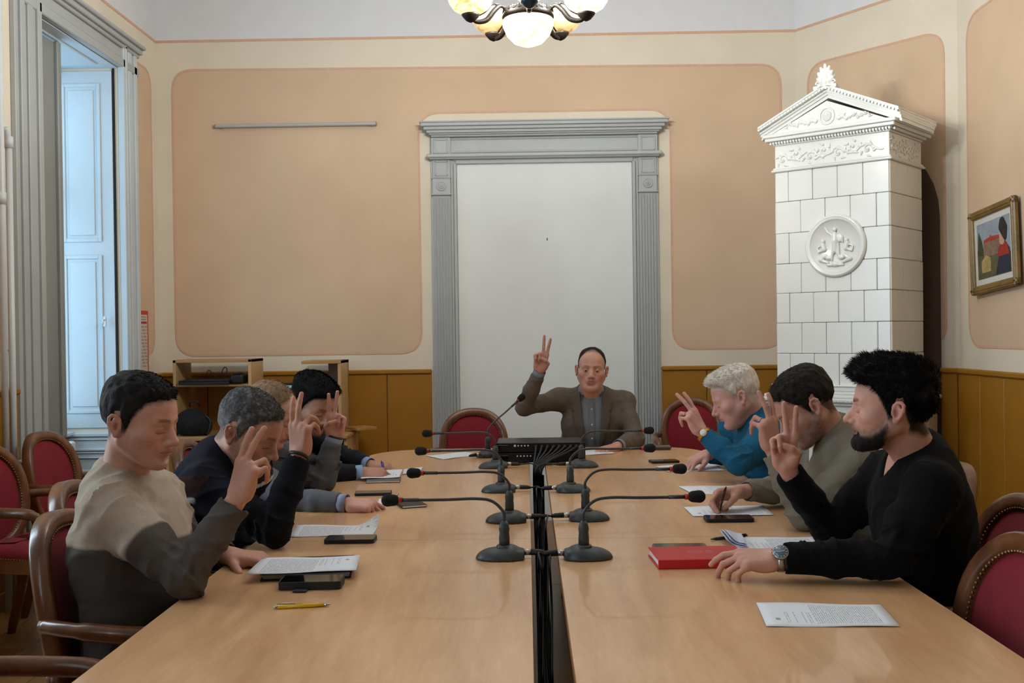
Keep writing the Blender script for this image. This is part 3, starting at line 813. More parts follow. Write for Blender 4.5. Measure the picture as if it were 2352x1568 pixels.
# ------------------------------------------------------------------ oval-back armchairs
M_wal = wood('walnut_chair_frame', srgb(90, 52, 29), srgb(132, 83, 50), .28, (8, 8, 1.2), coat=.2)
M_red = mat('red_velvet', srgb(132, 16, 32), .85, noise=.08, nscale=12, bump=.15, bscale=400, sheen=.06)
M_nail = mat('brass_nail', srgb(150, 120, 80), .35, .8)
def make_chair():
    t = thing('oval_back_chair', 'x', 'chair', (0, 0, 0), 0, 'oval-backed red chairs')
    yb0, lean = .205, math.radians(9)
    def bp(u, v, d): # back-plane point: u across, v up from centre, d depth (+ = rear)
        c = np.array([0, yb0 + .02, .685]); U = np.array([1., 0, 0]); V = np.array([0, math.sin(lean), math.cos(lean)]); N = np.array([0, math.cos(lean), -math.sin(lean)])
        curve = .05 * (1 - (u / .22) ** 2)
        return c + U * u + V * v + N * (d + curve)
    n = 44; sec = [(0, -.024), (.012, -.030), (.038, -.028), (.046, -.018), (.046, .018), (.034, .026), (.008, .024), (0, .014)]
    vs, fs = [], []
    for i in range(n):
        a = 2 * PI * i / n
        for ri, d in sec:
            rx, rz = .176 + ri, .205 + ri; p = 2.3
            ca, sa = math.cos(a), math.sin(a); k = (abs(ca) ** p + abs(sa) ** p) ** (-1 / p)
            vs.append(bp(rx * ca * k, rz * sa * k, d))
    m_ = len(sec)
    for i in range(n):
        for j in range(m_):
            a, b = i * m_ + j, i * m_ + (j + 1) % m_; c, d = ((i + 1) % n) * m_ + (j + 1) % m_, ((i + 1) % n) * m_ + j
            fs.append((a, b, c, d))
    MB().add(vs, fs, True).build('back_frame', M_wal, t)
    vs, fs = [], []; R = 7
    for side in (-1, 1):
        for k in range(R + 1):
            f = k / R
            for i in range(n):
                a = 2 * PI * i / n; ca, sa = math.cos(a), math.sin(a); q = (abs(ca) ** 2.3 + abs(sa) ** 2.3) ** (-1 / 2.3)
                vs.append(bp(.182 * f * ca * q, .21 * f * sa * q, side * (.010 + .024 * (1 - f ** 3))))
    for s_ in range(2):
        o = s_ * (R + 1) * n
        for k in range(R):
            for i in range(n):
                f_ = (o + k * n + i, o + (k + 1) * n + i, o + (k + 1) * n + (i + 1) % n, o + k * n + (i + 1) % n); fs.append(f_ if s_ == 0 else f_[::-1])
    b = MB().add(vs, fs, True).build('backrest', M_red, t)
    m = MB()
    for i in range(96):
        a = 2 * PI * i / 96; ca, sa = math.cos(a), math.sin(a); q = (abs(ca) ** 2.3 + abs(sa) ** 2.3) ** (-1 / 2.3)
        p = bp(.176 * ca * q, .205 * sa * q, -.024); m.box(p, (.008, .006, .008), bev=.0028)
    o = m.build('nail_trim', M_nail, b); o['kind'] = 'stuff'
    m = MB()   # seat rail: rounded trapezoid
    pl = fillet([(-.20, .21), (-.245, -.24), (.245, -.24), (.20, .21)], .06, 6)
    m.prism(pl, (0, 0, .385), (1, 0, 0), (0, 1, 0), (0, 0, 1), .065); m.build('seat_rail', M_wal, t)
    vs, fs = [], []; rings = [(0, .445), (-.004, .462), (.006, .480), (.03, .494), (.10, .504), (.17, .507)]
    for off, z in rings:
        q = offset_poly(pl, off + .004); vs += [np.array([a, b_, z]) for a, b_ in q]
    k = len(pl)
    for r_ in range(len(rings) - 1):
        for i in range(k): fs.append((r_ * k + i, r_ * k + (i + 1) % k, (r_ + 1) * k + (i + 1) % k, (r_ + 1) * k + i))
    if area2(pl) < 0: fs = [f[::-1] for f in fs]
    fs.append(tuple((len(rings) - 1) * k + i for i in range(k)) if area2(pl) > 0 else tuple((len(rings) - 1) * k + i for i in range(k))[::-1])
    se = MB().add(vs, fs, True).build('seat', M_red, t)
    m = MB(); qs = offset_poly(pl, -.003)
    for i in range(len(qs)):
        a, b_ = np.array(qs[i]), np.array(qs[(i + 1) % len(qs)]); kk = max(1, int(np.linalg.norm(b_ - a) / .014))
        for j in range(kk):
            p = a + (b_ - a) * j / kk; m.box((p[0], p[1], .449), (.008, .008, .007), bev=.0025)
    o = m.build('nail_trim', M_nail, se); o['kind'] = 'stuff'
    for sx in (-1, 1):
        m = MB().tube(bez([(sx * .222, -.215, .40), (sx * .226, -.222, .25), (sx * .224, -.215, .10), (sx * .222, -.21, .0)], 5), [.030] * 5 + [.025] * 5 + [.019] * 5 + [.017], 10); m.build('leg', M_wal, t)
        m = MB().tube(bez([(sx * .165, .235, .53), (sx * .178, .205, .42), (sx * .18, .225, .25), (sx * .185, .29, .0)], 5), [.024] * 5 + [.028] * 5 + [.022] * 5 + [.018], 10); m.build('leg', M_wal, t)
        pts = bez([(sx * .215, .235, .665), (sx * .262, .14, .668), (sx * .285, .0, .662), (sx * .278, -.12, .655), (sx * .262, -.165, .62), (sx * .25, -.13, .52), (sx * .236, -.14, .42)], 6)
        rr = [.020] * 8 + [.024] * 12 + [.020] * 17
        MB().tube(pts, rr[:len(pts)], 10).build('armrest', M_wal, t)
    return t
chair0 = make_chair(); _first = [True]
def chair(x, y, facing, label):
    """facing: direction (degrees, 0 = +x) the sitter looks"""
    t = chair0 if _first[0] else copy_tree(chair0); _first[0] = False
    t.location = (x, y, 0); t.rotation_euler = (0, 0, math.radians(facing + 90)); t['label'] = label
    return t
chair(-1.01, 2.87, -2, 'oval-back chair under the man in the two-tone sweater')
chair(-1.25, 3.50, 2, 'oval-back chair under the grey-haired man in the striped navy pullover')
chair(-1.30, 4.20, 0, 'oval-back chair under the man in the grey suit')
chair(-1.32, 4.88, 0, 'oval-back chair under the black-haired man in the navy suit')
chair(1.12, 2.98, 180, 'oval-back chair under the bearded man in the black sweater')
chair(1.22, 3.72, 180, 'oval-back chair under the man in the olive grey sweater')
chair(1.24, 4.78, 180, 'oval-back chair under the white-haired man in blue')
chair(.42, 6.24, 270, 'oval-back chair under the man in the tweed jacket')
chair(.85, 2.40, 180, 'empty oval-back chair with a bright red back beside the blank sheet')
chair(-.34, 6.42, 272, 'empty oval-back chair behind the round table end, beside the raised microphone')
chair(1.16, 7.24, 268, 'empty oval-back chair between the door frame and the white-haired man')
chair(-2.24, 5.36, -8, 'empty oval-back chair below the tall shuttered window')
chair(-2.22, 4.72, -8, 'empty oval-back chair by the white heating pipes')
chair(-1.10, 2.06, 0, 'empty oval-back chair in front of the man in the two-tone sweater')

# ------------------------------------------------------------------ conference microphones
M_micg = mat('dark_grey_plastic', srgb(54, 60, 62), .42, noise=.06, nscale=40, bump=.1, bscale=300)
M_goose = mat('gunmetal_gooseneck', srgb(70, 72, 74), .38, .6)
M_foam = mat('black_foam', srgb(14, 13, 14), .95, bump=.5, bscale=500)
M_ringr = mat('red_light_ring', srgb(170, 40, 34), .4)
M_silv = mat('silver_connector', srgb(190, 188, 182), .3, .9)
M_blk = mat('black_rubber', srgb(15, 15, 16), .5)
MIC_G = 'gooseneck microphones on the table'
def make_mic(arm):
    t = thing('gooseneck_microphone', 'x', 'microphone', (0, 0, 0), 0, MIC_G)
    s = SDF()   # teardrop base: high at the connector end, running out low
    s.ell((.004, 0, .0), (.068, .050, .034), .0); s.ell((-.030, 0, .004), (.034, .044, .036), .02); s.cone((-.062, -.02, .012), (-.062, .02, .012), .014, .014, .012)
    s.plane((0, 0, 0), (0, 0, -1), .003)
    s.plane((-.070, 0, 0), (-1, 0, 0), .004)
    v, q = surface(s, .0035); link('base', mesh_np('base', v, q), M_micg, t)
    MB().lathe([(.024, .028), (.024, .036), (.021, .040)], 20, (-.012, 0, 0)).build('stem_ring', M_goose, t)
    MB().lathe([(.0155, .034), (.0155, .060), (.014, .075), (.0155, .085), (.013, .100), (.0075, .108)], 16, (-.012, 0, 0)).build('stem', M_micg, t)
    pts = bez(arm, 8); MB().tube(pts, .0046, 8).build('gooseneck', M_goose, t)
    pa, pb = np.array(pts[-3]), np.array(pts[-1]); d = (pb - pa) / np.linalg.norm(pb - pa)
    MB().tube([pb - d * .05, pb], [.0058, .0062], 10).build('capsule_neck', M_goose, t)
    MB().tube([pb - d * .002, pb + d * .012], .0085, 12).build('light_ring', M_ringr, t)
    s = SDF(); a = pb + d * .022; s.cone(a, a + d * .018, .0165, .0185, 0)
    v, q = surface(s, .0035); link('windscreen', mesh_np('windscreen', v, q), M_foam, t)
    k = MB().tube([(-.068, 0, .018), (-.088, 0, .018)], .0095, 12).build('connector_collar', M_silv, t)
    MB().tube([(-.088, 0, .018), (-.118, 0, .017), (-.132, 0, .015)], [.0095, .0085, .005], 10).build('connector_plug', M_blk, t)
    return t
mic0 = make_mic([(-.012, 0, .105), (-.010, 0, .135), (.022, 0, .166), (.07, 0, .174), (.16, 0, .172), (.285, 0, .172)])
mic1 = make_mic([(-.012, 0, .105), (-.010, 0, .14), (.012, 0, .168), (.05, 0, .195), (.11, 0, .232), (.19, 0, .285)])
mics = [(mic0, -.085, 3.02, 180, 'nearest of the microphones whose necks point to the man in the two-tone sweater'),
        (0, -.080, 3.61, 180, 'microphone pointing at the striped navy pullover, second behind the yellow pen'),
        (0, -.125, 4.30, 181, 'microphone pointing at the man in the grey suit, third behind the yellow pen'),
        (0, -.172, 5.07, 182, 'microphone beside the black rack, pointing at the man in the navy suit'),
        (mic1, -.205, 5.53, 38, 'microphone with its neck slanting up towards the raised tweed sleeve'),
        (0, .168, 3.01, 3, 'nearest microphone behind the red book side, pointing at the bearded man'),
        (0, .208, 3.63, 2, 'microphone pointing at the man holding a bronze pen'),
        (0, .182, 4.28, 4, 'microphone pointing at the white-haired man in blue'),
        (0, .268, 5.06, 2, 'microphone beside the black rack, crossing in front of the tweed jacket')]
def droop(t, x, y, sgn):
    """the microphone's own lead: over the table edge into the gap and down"""
    a = math.radians(t['_a']); ca, sa = math.cos(a), math.sin(a); T = np.array([x, y, TT])
    e = T + np.array([-.130 * ca, -.130 * sa, .015]); gx = .044 + .012 * (1 if sgn < 0 else -1)
    if (sgn < 0 and e[0] > gx) or (sgn > 0 and e[0] < gx): gx = e[0] + (.006 if sgn < 0 else -.006)
    pts = bez([e, e + np.array([(gx - e[0]) * .5 - .01 * ca, -.004, .003]), np.array([gx, y - .05, TT - .01]), np.array([gx + .004, y - .07, TT - .12]), np.array([gx - .003, y - .30, TT - .26])], 8)
    m = MB().tube(pts, .0034, 7); R = rotz(-a); m.v = [tuple(R @ (np.array(v) - T)) for v in m.v]
    m.build('cable', M_blk, t)
for src, x, y, a, lab in mics:
    t = src if src else copy_tree(mic0)
    if not src:
        for ch in list(t.children):
            if ch.name.startswith('cable'): bpy.data.objects.remove(ch)
    t.location = (x, y, TT + .0005); t.rotation_euler = (0, 0, math.radians(a)); t['label'] = lab; t['_a'] = a
    if src is not mic1: droop(t, x, y, -1 if x < 0 else 1)
for o in C.objects:
    if '_a' in o: del o['_a']
# ------------------------------------------------------------------ rack unit and the leads in the gap
RK = thing('rack_unit', 'black double rack unit bridging the gap between the far tables', 'rack unit', (.058, 5.37, TT))
M_rk = mat('black_rack_metal', srgb(24, 25, 27), .4, .3, bump=.03, bscale=200)
M_wled = mat('pale_indicator', srgb(200, 205, 205), .4)
for k in range(2):
    b = MB().box((0, 0, .027 + .052 * k), (.43, .25, .048), bev=.003).build('rack_case', M_rk, RK)
    MB().box((0, -.127, .027 + .052 * k), (.455, .006, .046), bev=.0015).build('faceplate', M_rk, b)
    for i in range(5):
        MB().lathe([(.0062 if (k and i == 0) else .0042, 0), (.0062 if (k and i == 0) else .0042, .003), (.002, .004)], 12, (-.125 + .0165 * i + (.012 if k == 0 else 0), -.1305, .036 + .052 * k), rotx(PI / 2)).build('indicator_light', M_wled, b)
    MB().box((-.185, -.131, .027 + .052 * k), (.055, .004, .026), bev=.001).build('display', mat('black_display', srgb(8, 9, 12), .15), b)
for i in range(8):
    MB().lathe([(.0095, 0), (.0095, .010), (.006, .014)], 14, (-.02 + .029 * i, -.130, .082), rotx(PI / 2)).build('rack_plug', M_blk, RK)
for sx in (-1, 1):
    MB().box((sx * .222, -.118, .05), (.012, .02, .09), bev=.002).build('rack_ear', M_rk, RK)
    MB().box((sx * .20, .0, -.0005 + .003), (.02, .2, .006)).build('rack_foot', M_blk, RK)
CBN = thing('cable_bundle', 'bundle of black cables running from the rack unit into the gap between the tables', 'cable bundle', (.05, 3.6, 0))
for i in range(8):
    x0 = .058 - .02 + .029 * i; gx = .026 + .006 * i
    pts = bez([(x0, 5.226, TT + .082), (x0 + (gx - x0) * .25, 5.19, TT + .060), (gx, 5.12, TT - .01), (gx, 5.08, TT - .2), (.046 + .004 * (i - 4), 4.6, .42 + .012 * i), (.042 + .005 * math.sin(i), 3.7, .36 + .015 * math.cos(i * 2)), (.046 + .006 * math.cos(i), 2.9, .34 + .02 * math.sin(i * 3)), (.046 + .008 * math.sin(i * 2), 2.2, .25 + .03 * math.cos(i)), (.05 + .01 * math.cos(i * 3), 1.7, .02 + .008 * (i % 3))], 8)
    wbuild(MB().tube(pts, .0055, 7), 'cable', M_blk, CBN)
m = MB().tube(bez([(.05, 5.15, .70), (.05, 5.05, .52), (.050, 4.2, .32), (.047, 3.2, .25), (.05, 2.4, .18), (.05, 1.75, .06), (.05, 1.4, .045)], 10), .026, 12); wbuild(m, 'cable_sleeve', mat('black_cable_sleeve', srgb(10, 10, 11), .7), CBN)

# ------------------------------------------------------------------ papers
def paper_mat():
    m = bpy.data.materials.new('printed_paper'); m.use_nodes = True; nt = m.node_tree; b = nt.nodes['Principled BSDF']; b.inputs['Roughness'].default_value = .7
    N = lambda t: nt.nodes.new(t); Lk = nt.links.new
    uv = N('ShaderNodeUVMap'); uv.uv_map = 'UVMap'; sp = N('ShaderNodeSeparateXYZ'); Lk(uv.outputs[0], sp.inputs[0])
    def math_(op, a, b_=None, c=None):
        n = N('ShaderNodeMath'); n.operation = op
        for i, x in enumerate((a, b_, c)):
            if x is None: continue
            if hasattr(x, 'default_value') or hasattr(x, 'is_output'): Lk(x, n.inputs[i])
            else: n.inputs[i].default_value = x
        return n.outputs[0]
    u, v = sp.outputs[0], sp.outputs[1]
    lv = math_('MULTIPLY', v, 58.0); fr = math_('FRACT', lv); line = math_('LESS_THAN', fr, .45); lid = math_('FLOOR', lv)
    cb = N('ShaderNodeCombineXYZ'); Lk(math_('MULTIPLY', u, 55.0), cb.inputs[0]); Lk(math_('MULTIPLY', lid, 7.31), cb.inputs[1])
    nz = N('ShaderNodeTexNoise'); nz.inputs['Scale'].default_value = 1.0; nz.inputs['Detail'].default_value = 1; Lk(cb.outputs[0], nz.inputs['Vector'])
    word = math_('GREATER_THAN', nz.outputs['Fac'], .44)
    inu = math_('MULTIPLY', math_('GREATER_THAN', u, .11), math_('LESS_THAN', u, .90))
    body = math_('MULTIPLY', math_('GREATER_THAN', v, .10), math_('LESS_THAN', v, .60))
    nz2 = N('ShaderNodeTexNoise'); nz2.inputs['Scale'].default_value = 1.0; cb2 = N('ShaderNodeCombineXYZ'); Lk(math_('MULTIPLY', lid, .37), cb2.inputs[0]); Lk(cb2.outputs[0], nz2.inputs['Vector'])
    head = math_('MULTIPLY', math_('MULTIPLY', math_('GREATER_THAN', v, .60), math_('LESS_THAN', v, .86)), math_('GREATER_THAN', nz2.outputs['Fac'], .50))
    hu = math_('LESS_THAN', math_('ABSOLUTE', math_('SUBTRACT', u, .36)), .22)
    ink = math_('MULTIPLY', math_('MULTIPLY', line, word), math_('MULTIPLY', inu, math_('ADD', body, math_('MULTIPLY', head, hu))))
    crest = math_('MULTIPLY', math_('LESS_THAN', math_('ABSOLUTE', math_('SUBTRACT', u, .28)), .045), math_('LESS_THAN', math_('ABSOLUTE', math_('SUBTRACT', v, .885)), .018))
    ink = math_('MINIMUM', math_('ADD', math_('MULTIPLY', ink, .55), math_('MULTIPLY', crest, .6)), 1.0)
    mx = N('ShaderNodeMix'); mx.data_type = 'RGBA'; Lk(ink, mx.inputs[0]); mx.inputs[6].default_value = srgb(232, 236, 242); mx.inputs[7].default_value = srgb(60, 62, 70)
    Lk(mx.outputs[2], b.inputs['Base Color']); return m
M_paper = paper_mat(); M_plain = mat('plain_paper', srgb(230, 233, 238), .7)
def sheet(label, q, z=TT, lift=None, wav=.0012, plain=False, name='document', thick=.0006, flip=False, group='printed documents on the tables'):
    """q: four (x,y) corners: page bottom-left, bottom-right, top-right, top-left"""
    q = [np.array(a, float)[:2] for a in q]; nu, nv = 9, 13; c = sum(q) / 4; vs = []; uvs = []
    for j in range(nv):
        for i in range(nu):
            a, b = i / (nu - 1), j / (nv - 1)
            p = (q[0] * (1 - a) + q[1] * a) * (1 - b) + (q[3] * (1 - a) + q[2] * a) * b
            h = wav * (1 + math.sin(7 * b + 3 * a)) + (lift(a, b) if lift else 0)
            vs.append((p[0] - c[0], p[1] - c[1], h + .0012)); uvs.append((a, b))
    n = len(vs); vs += [(x, y, h - thick) for x, y, h in vs]; fs = []
    for j in range(nv - 1):
        for i in range(nu - 1):
            k = j * nu + i; f = (k, k + 1, k + nu + 1, k + nu); fs.append(f); fs.append(tuple(x + n for x in f[::-1]))
    rim = [i for i in range(nu)] + [j * nu + nu - 1 for j in range(1, nv)] + [(nv - 1) * nu + i for i in range(nu - 2, -1, -1)] + [j * nu for j in range(nv - 2, 0, -1)]
    for a, b in zip(rim, rim[1:] + rim[:1]): fs.append((a, a + n, b + n, b))
    e1 = q[1] - q[0]; e2 = q[3] - q[0]
    if e1[0] * e2[1] - e1[1] * e2[0] < 0: fs = [f[::-1] for f in fs]
    me = bpy.data.meshes.new(name); me.from_pydata(vs, [], fs); uvl = me.uv_layers.new(name='UVMap')
    for p in me.polygons:
        p.use_smooth = True
        for li in p.loop_indices: uvl.data[li].uv = uvs[me.loops[li].vertex_index % n]
    o = link(name, me, M_plain if plain else M_paper); o.location = (c[0], c[1], z); return tag(o, label, 'paper', group)
def px4(*pp, z=TT): return [Zp(a, b, z)[:2] for a, b in pp]
nb_z = .016
# near-left: page on a closed notebook
sheet('printed page lying on the dark notebook above the yellow pen', px4((605, 1283), (565, 1320), (818, 1311), (827, 1277), z=TT + .022), TT + .0205, lift=lambda a, b: .004 * abs(b - .5))
sheet('printed page with an upturned corner by the black sleeve elbow', px4((682, 1207), (664, 1234), (857, 1229), (871, 1207)), lift=lambda a, b: .0 + .055 * max(0, b - .78) * max(0, .35 - a) * 9)
sheet('printed sheet lying alone on the near table beside the empty red chair', px4((2067, 1440), (2022, 1390), (1737, 1385), (1760, 1440))[::1])
sheet('printed page under the wrist with the steel watch', px4((1905, 1266), (1872, 1234), (1672, 1236), (1700, 1268)), TT)
sheet('printed page below the hand with the bronze pen', px4((1778, 1184), (1750, 1161), (1570, 1165), (1592, 1187)))
sheet('printed page half hidden behind the hand with the bronze pen', px4((1732, 1135), (1705, 1116), (1557, 1117), (1590, 1135)))
sheet('printed page under the fingers of the white-haired man', px4((1666, 1081), (1640, 1064), (1507, 1071), (1533, 1084)))
sheet('printed page under the hand of the man in the tweed jacket', px4((1400, 1030), (1330, 1032), (1338, 1046), (1412, 1042)))
sheet('folded white page at the round table end before the empty chair', px4((1018, 1056), (975, 1047), (1070, 1038), (1105, 1044)), plain=True)
sheet('white page under the hand writing with a blue pen', px4((828, 1106), (838, 1090), (925, 1084), (918, 1103)), TT + .012)
sheet('white page ahead of the hand writing with a blue pen', px4((924, 1090), (928, 1078), (972, 1073), (965, 1086)), plain=True)
sheet('white page half covered by the dark notebook of the grey suited man', px4((865, 1160), (872, 1146), (915, 1143), (910, 1158)), plain=True)
# fanned loose pages
M_env = mat('lilac_white_paper', srgb(205, 208, 228), .7)
for k in range(3):
    q = px4((1716, 1262), (1690 + 6 * k, 1236), (1650 + 7 * k, 1231 + k), (1668 + 9 * k, 1258))
    sheet(['folded lilac-white page, topmost of the fan by the blue pen', 'folded lilac-white page in the middle of the fan by the blue pen', 'folded lilac-white page lowest in the fan by the blue pen'][2 - k], q, TT + .003 + .006 * k, lift=lambda a, b, k=k: .020 * (b ** 2) * (1 - .3 * k), plain=True).data.materials[0] = M_env

# ------------------------------------------------------------------ notebooks, phones, pens, red book
def local4(q):
    q = [np.array(a, float)[:2] for a in q]; c = sum(q) / 4; e = (q[1] - q[0] + q[2] - q[3]) / 2; f = (q[3] - q[0] + q[2] - q[1]) / 2
    return c, math.atan2(e[1], e[0]), np.linalg.norm(e), np.linalg.norm(f)
M_bcov = mat('black_leatherette', srgb(22, 20, 20), .5, bump=.2, bscale=300); M_pgs = mat('grey_page_block', srgb(150, 144, 140), .8, noise=.1, nscale=200, stretch=(1, 1, 30))
c, a, w, d = local4(px4((597, 1336), (806, 1327), (815, 1290), (620, 1296)))
t = thing('notebook', 'thick dark notebook under the printed page beside the flip-case phone', 'notebook', (c[0], c[1], TT), a)
MB().box((0, 0, .0025), (w, d, .004), bev=.001).build('back_cover', M_bcov, t); MB().box((0, .0, .0105), (w - .012, d - .008, .012), bev=.001).build('page_block', M_pgs, t); MB().box((0, 0, .0185), (w, d, .003), bev=.001).build('front_cover', M_bcov, t)
c, a, w, d = local4(px4((905, 1169), (958, 1165), (980, 1150), (920, 1154)))
t = thing('notebook', 'slim black notebook beyond the grey cuff', 'notebook', (c[0], c[1], TT), a)
MB().box((0, 0, .006), (w, d, .010), bev=.002).build('cover', M_bcov, t); MB().box((0, 0, .006), (w - .004, d + .001, .005)).build('page_block', M_plain, t)
c, a, w, d = local4(px4((838, 1110), (917, 1108), (922, 1098), (846, 1100)))
t = thing('notebook', 'grey folder under the page by the light blue cuff', 'notebook', (c[0], c[1], TT), a)
MB().box((0, 0, .0055), (w, d, .010), bev=.002).build('cover', mat('grey_cover', srgb(86, 84, 84), .5), t); MB().box((0, 0, .0055), (w - .004, d + .001, .005)).build('page_block', M_plain, t)

M_scr = mat('dark_phone_glass', srgb(10, 11, 13), .08, spec=.6); M_case = mat('black_phone_case', srgb(20, 20, 22), .55)
def phone(label, q, h=.010, case=M_case, flap=False):
    c, a, w, d = local4(px4(*q)); w = max(.13, min(w, .175)); d = max(.068, min(d, .085))
    t = thing('smartphone', label, 'phone', (c[0], c[1], TT), a, 'phones on the tables')
    pl = fillet([(-w / 2, -d / 2), (w / 2, -d / 2), (w / 2, d / 2), (-w / 2, d / 2)], .012, 4)
    MB().prism(pl, (0, 0, .0006), (1, 0, 0), (0, 1, 0), (0, 0, 1), h).build('case', case, t)
    pi = offset_poly(pl, .0035); MB().prism(pi, (0, 0, h - .0002), (1, 0, 0), (0, 1, 0), (0, 0, 1), .0012).build('screen', M_scr, t)
    if flap:
        MB().box((-.02, -d / 2 - .012, .004), (.036, .034, .003), bev=.001).build('clasp_flap', case, t)
    return t
phone('black phone in a thick flip case with a clasp beside the yellow pen', [(636, 1362), (780, 1360), (795, 1330), (655, 1333)], .020, flap=True)
phone('black phone beside the page with the upturned corner', [(742, 1252), (860, 1250), (866, 1234), (755, 1235)], .012)
phone('black phone below the page of the man with the bronze pen', [(1622, 1203), (1731, 1202), (1725, 1187), (1616, 1188)], .012)
phone('black phone by the knuckles of the white-haired man', [(1490, 1068), (1557, 1066), (1556, 1055), (1497, 1057)], .010)
phone('black phone lying beyond the grey suit sleeve', [(812, 1141), (897, 1138), (902, 1130), (820, 1131)], .010)
phone('olive grey phone peeping out behind the red book', [(1500, 1272), (1626, 1270), (1622, 1252), (1502, 1253)], .010, mat('olive_grey_phone_back', srgb(84, 80, 66), .3))
c, a, w, d = local4(px4((1500, 1038), (1541, 1037), (1540, 1027), (1501, 1027)))
t = thing('glasses_case', 'flat grey glasses case in front of the empty chair by the door frame', 'case', (c[0], c[1], TT), a)
MB().box((0, 0, .012), (.10, .05, .022), bev=.008).build('case_shell', mat('grey_brown_case', srgb(96, 86, 76), .5), t); MB().box((0, 0, .013), (.101, .051, .002)).build('case_seam', M_dark, t)

def pen(label, p0, p1, col, r=.0048, tip=M_silv, clip=M_silv, name='ballpoint_pen', barrel_text=False):
    """p0 = writing tip, p1 = push-button end"""
    p0, p1 = np.array(p0, float), np.array(p1, float); L = np.linalg.norm(p1 - p0); d = (p1 - p0) / L; Lm = max(L, .135)
    t = thing(name, label, 'pen', tuple(p0)); q = lambda s: d * s * Lm
    up = np.array([0, 0, 1.0]) - d * d[2]; up /= np.linalg.norm(up); sd = np.cross(d, up)
    MB().tube([q(0), q(.02), q(.12)], [.0008, .0022, r * .92], 10).build('nib_cone', tip, t)
    b = MB().tube([q(.12), q(.3), q(.93)], [r * .95, r, r], 12).build('barrel', col, t)
    MB().tube([q(.93), q(.99), q(1.0)], [r * .8, r * .6, r * .3], 10).build('push_button', clip, t)
    k = (sd * .6 + up * .8); k /= np.linalg.norm(k)
    MB().tube([q(.95) + k * r, q(.93) + k * (r + .003), q(.62) + k * (r + .0018)], [.0016, .0018, .0014], 6).build('clip', clip, t)
    if barrel_text:
        m = MB()
        for i in range(16): m.box(q(.50 + .022 * i) + up * (r + .0001) - sd * .0008, (.0016, .0018, .0004), np.stack([d, sd, up], 1))
        m.build('barrel_print', M_dark, t)
    return t
pen('yellow ballpoint pen with silver clip lying alone on the near table', Zp(760, 1387, TT + .005), Zp(628, 1394, TT + .005), mat('yellow_plastic', srgb(226, 178, 20), .3), .0052, barrel_text=True)
pen('dark blue ballpoint pen lying behind the fanned pages', Zp(1632, 1238, TT + .005), Zp(1717, 1229, TT + .005), mat('navy_plastic', srgb(28, 30, 66), .3), tip=mat('grey_nib', srgb(70, 72, 84), .4), clip=mat('navy_plastic2', srgb(24, 26, 56), .3))
pen('thin black pen by the grey suited man\'s fingers', Zp(893, 1152, TT + .008), P(916, 1134, 4.22), mat('black_plastic', srgb(18, 18, 20), .3), .003)

c, a, w, d = local4(px4((1490, 1304), (1735, 1298), (1712, 1258), (1477, 1262), z=TT + .012))
M_rb = mat('red_book_cloth', srgb(196, 26, 30), .45, bump=.1, bscale=500)
RB = thing('red_book', 'red hardback book with a faint white crest under the watch hand', 'book', (c[0], c[1], TT), a)
bw_, bd_, bh_ = .255, .175, .026
c0 = RB.location
MB().box((0, 0, .0025), (bw_, bd_, .0035), bev=.001).build('back_cover', M_rb, RB)
MB().box((0, .003, bh_ / 2), (bw_ - .010, bd_ - .010, bh_ - .006)).build('page_block', M_plain, RB)
MB().box((0, 0, bh_ - .002), (bw_, bd_, .0035), bev=.001).build('front_cover', M_rb, RB)
MB().box((0, -bd_ / 2 + .002, bh_ / 2), (bw_, .005, bh_), bev=.0018).build('spine', M_rb, RB)
M_fw = mat('faint_white_print', srgb(226, 130, 128), .6)
m = MB()
for r0 in (.020, .014):
    pts = [np.array([-.004 + r0 * 1.1 * math.cos(t), .015 + r0 * 1.0 * math.sin(t), bh_ + .0001]) for t in np.linspace(0, 2 * PI, 28)]
    pin = [np.array([-.004 + (r0 - .0016) * 1.1 * math.cos(t), .015 + (r0 - .0016) * math.sin(t), bh_ + .0001]) for t in np.linspace(0, 2 * PI, 28)]
    m.strip(pts, pin, False)
for k in range(5): m.box((-.010 + .003 * k, .015, bh_ + .0001), (.0012, .014 - 2 * abs(k - 2) * .002, .0003))
m.build('crest', M_fw, RB)
m = MB()
for k in range(3):
    for i in range(7): m.box((.026 + .006 * k, -.008 + .0062 * i, bh_ + .0001), (.0028, .0042, .0003))
m.build('title_print', M_fw, RB)
# ------------------------------------------------------------------ furniture and fittings along the walls
M_lam = wood('light_oak_laminate', srgb(166, 124, 72), srgb(192, 148, 96), .45, (1.2, 9, 9))
M_lame = wood('pale_oak_laminate', srgb(186, 148, 100), srgb(206, 168, 120), .45, (9, 9, 1.2))
def pz(px, py, d): return P(px, py, d)
yA = 7.36
xa0, xa1 = P(397, 860, yA)[0], P(577, 860, yA)[0]; zt, zs, zd = P(487, 826, yA)[2], P(487, 882, yA)[2], P(487, 997, yA)[2]
DK = thing('computer_desk', 'oak laminate desk with an open hutch in the corner by the calendar', 'desk', ((xa0 + xa1) / 2, yA + .2, 0))
hx = (xa1 - xa0) / 2
for sx in (-1, 1): MB().box((sx * (hx - .011), -.03, (zt + zd) / 2), (.022, .34, zt - zd), bev=.002).build('hutch_side', M_lame, DK)
MB().box((0, -.03, zt - .010), (2 * hx, .34, .020), bev=.002).build('hutch_top', M_lam, DK)
MB().box((0, -.03, zs - .010), (2 * hx - .044, .32, .018), bev=.002).build('hutch_shelf', M_lam, DK)
MB().box((0, -.12, zd - .012), (2 * hx, .62, .024), bev=.003).build('desk_top', M_lam, DK)
for sx in (-1, 1): MB().box((sx * (hx - .01), -.10, (zd - .024) / 2), (.022, .54, zd - .026), bev=.002).build('desk_side', M_lame, DK)
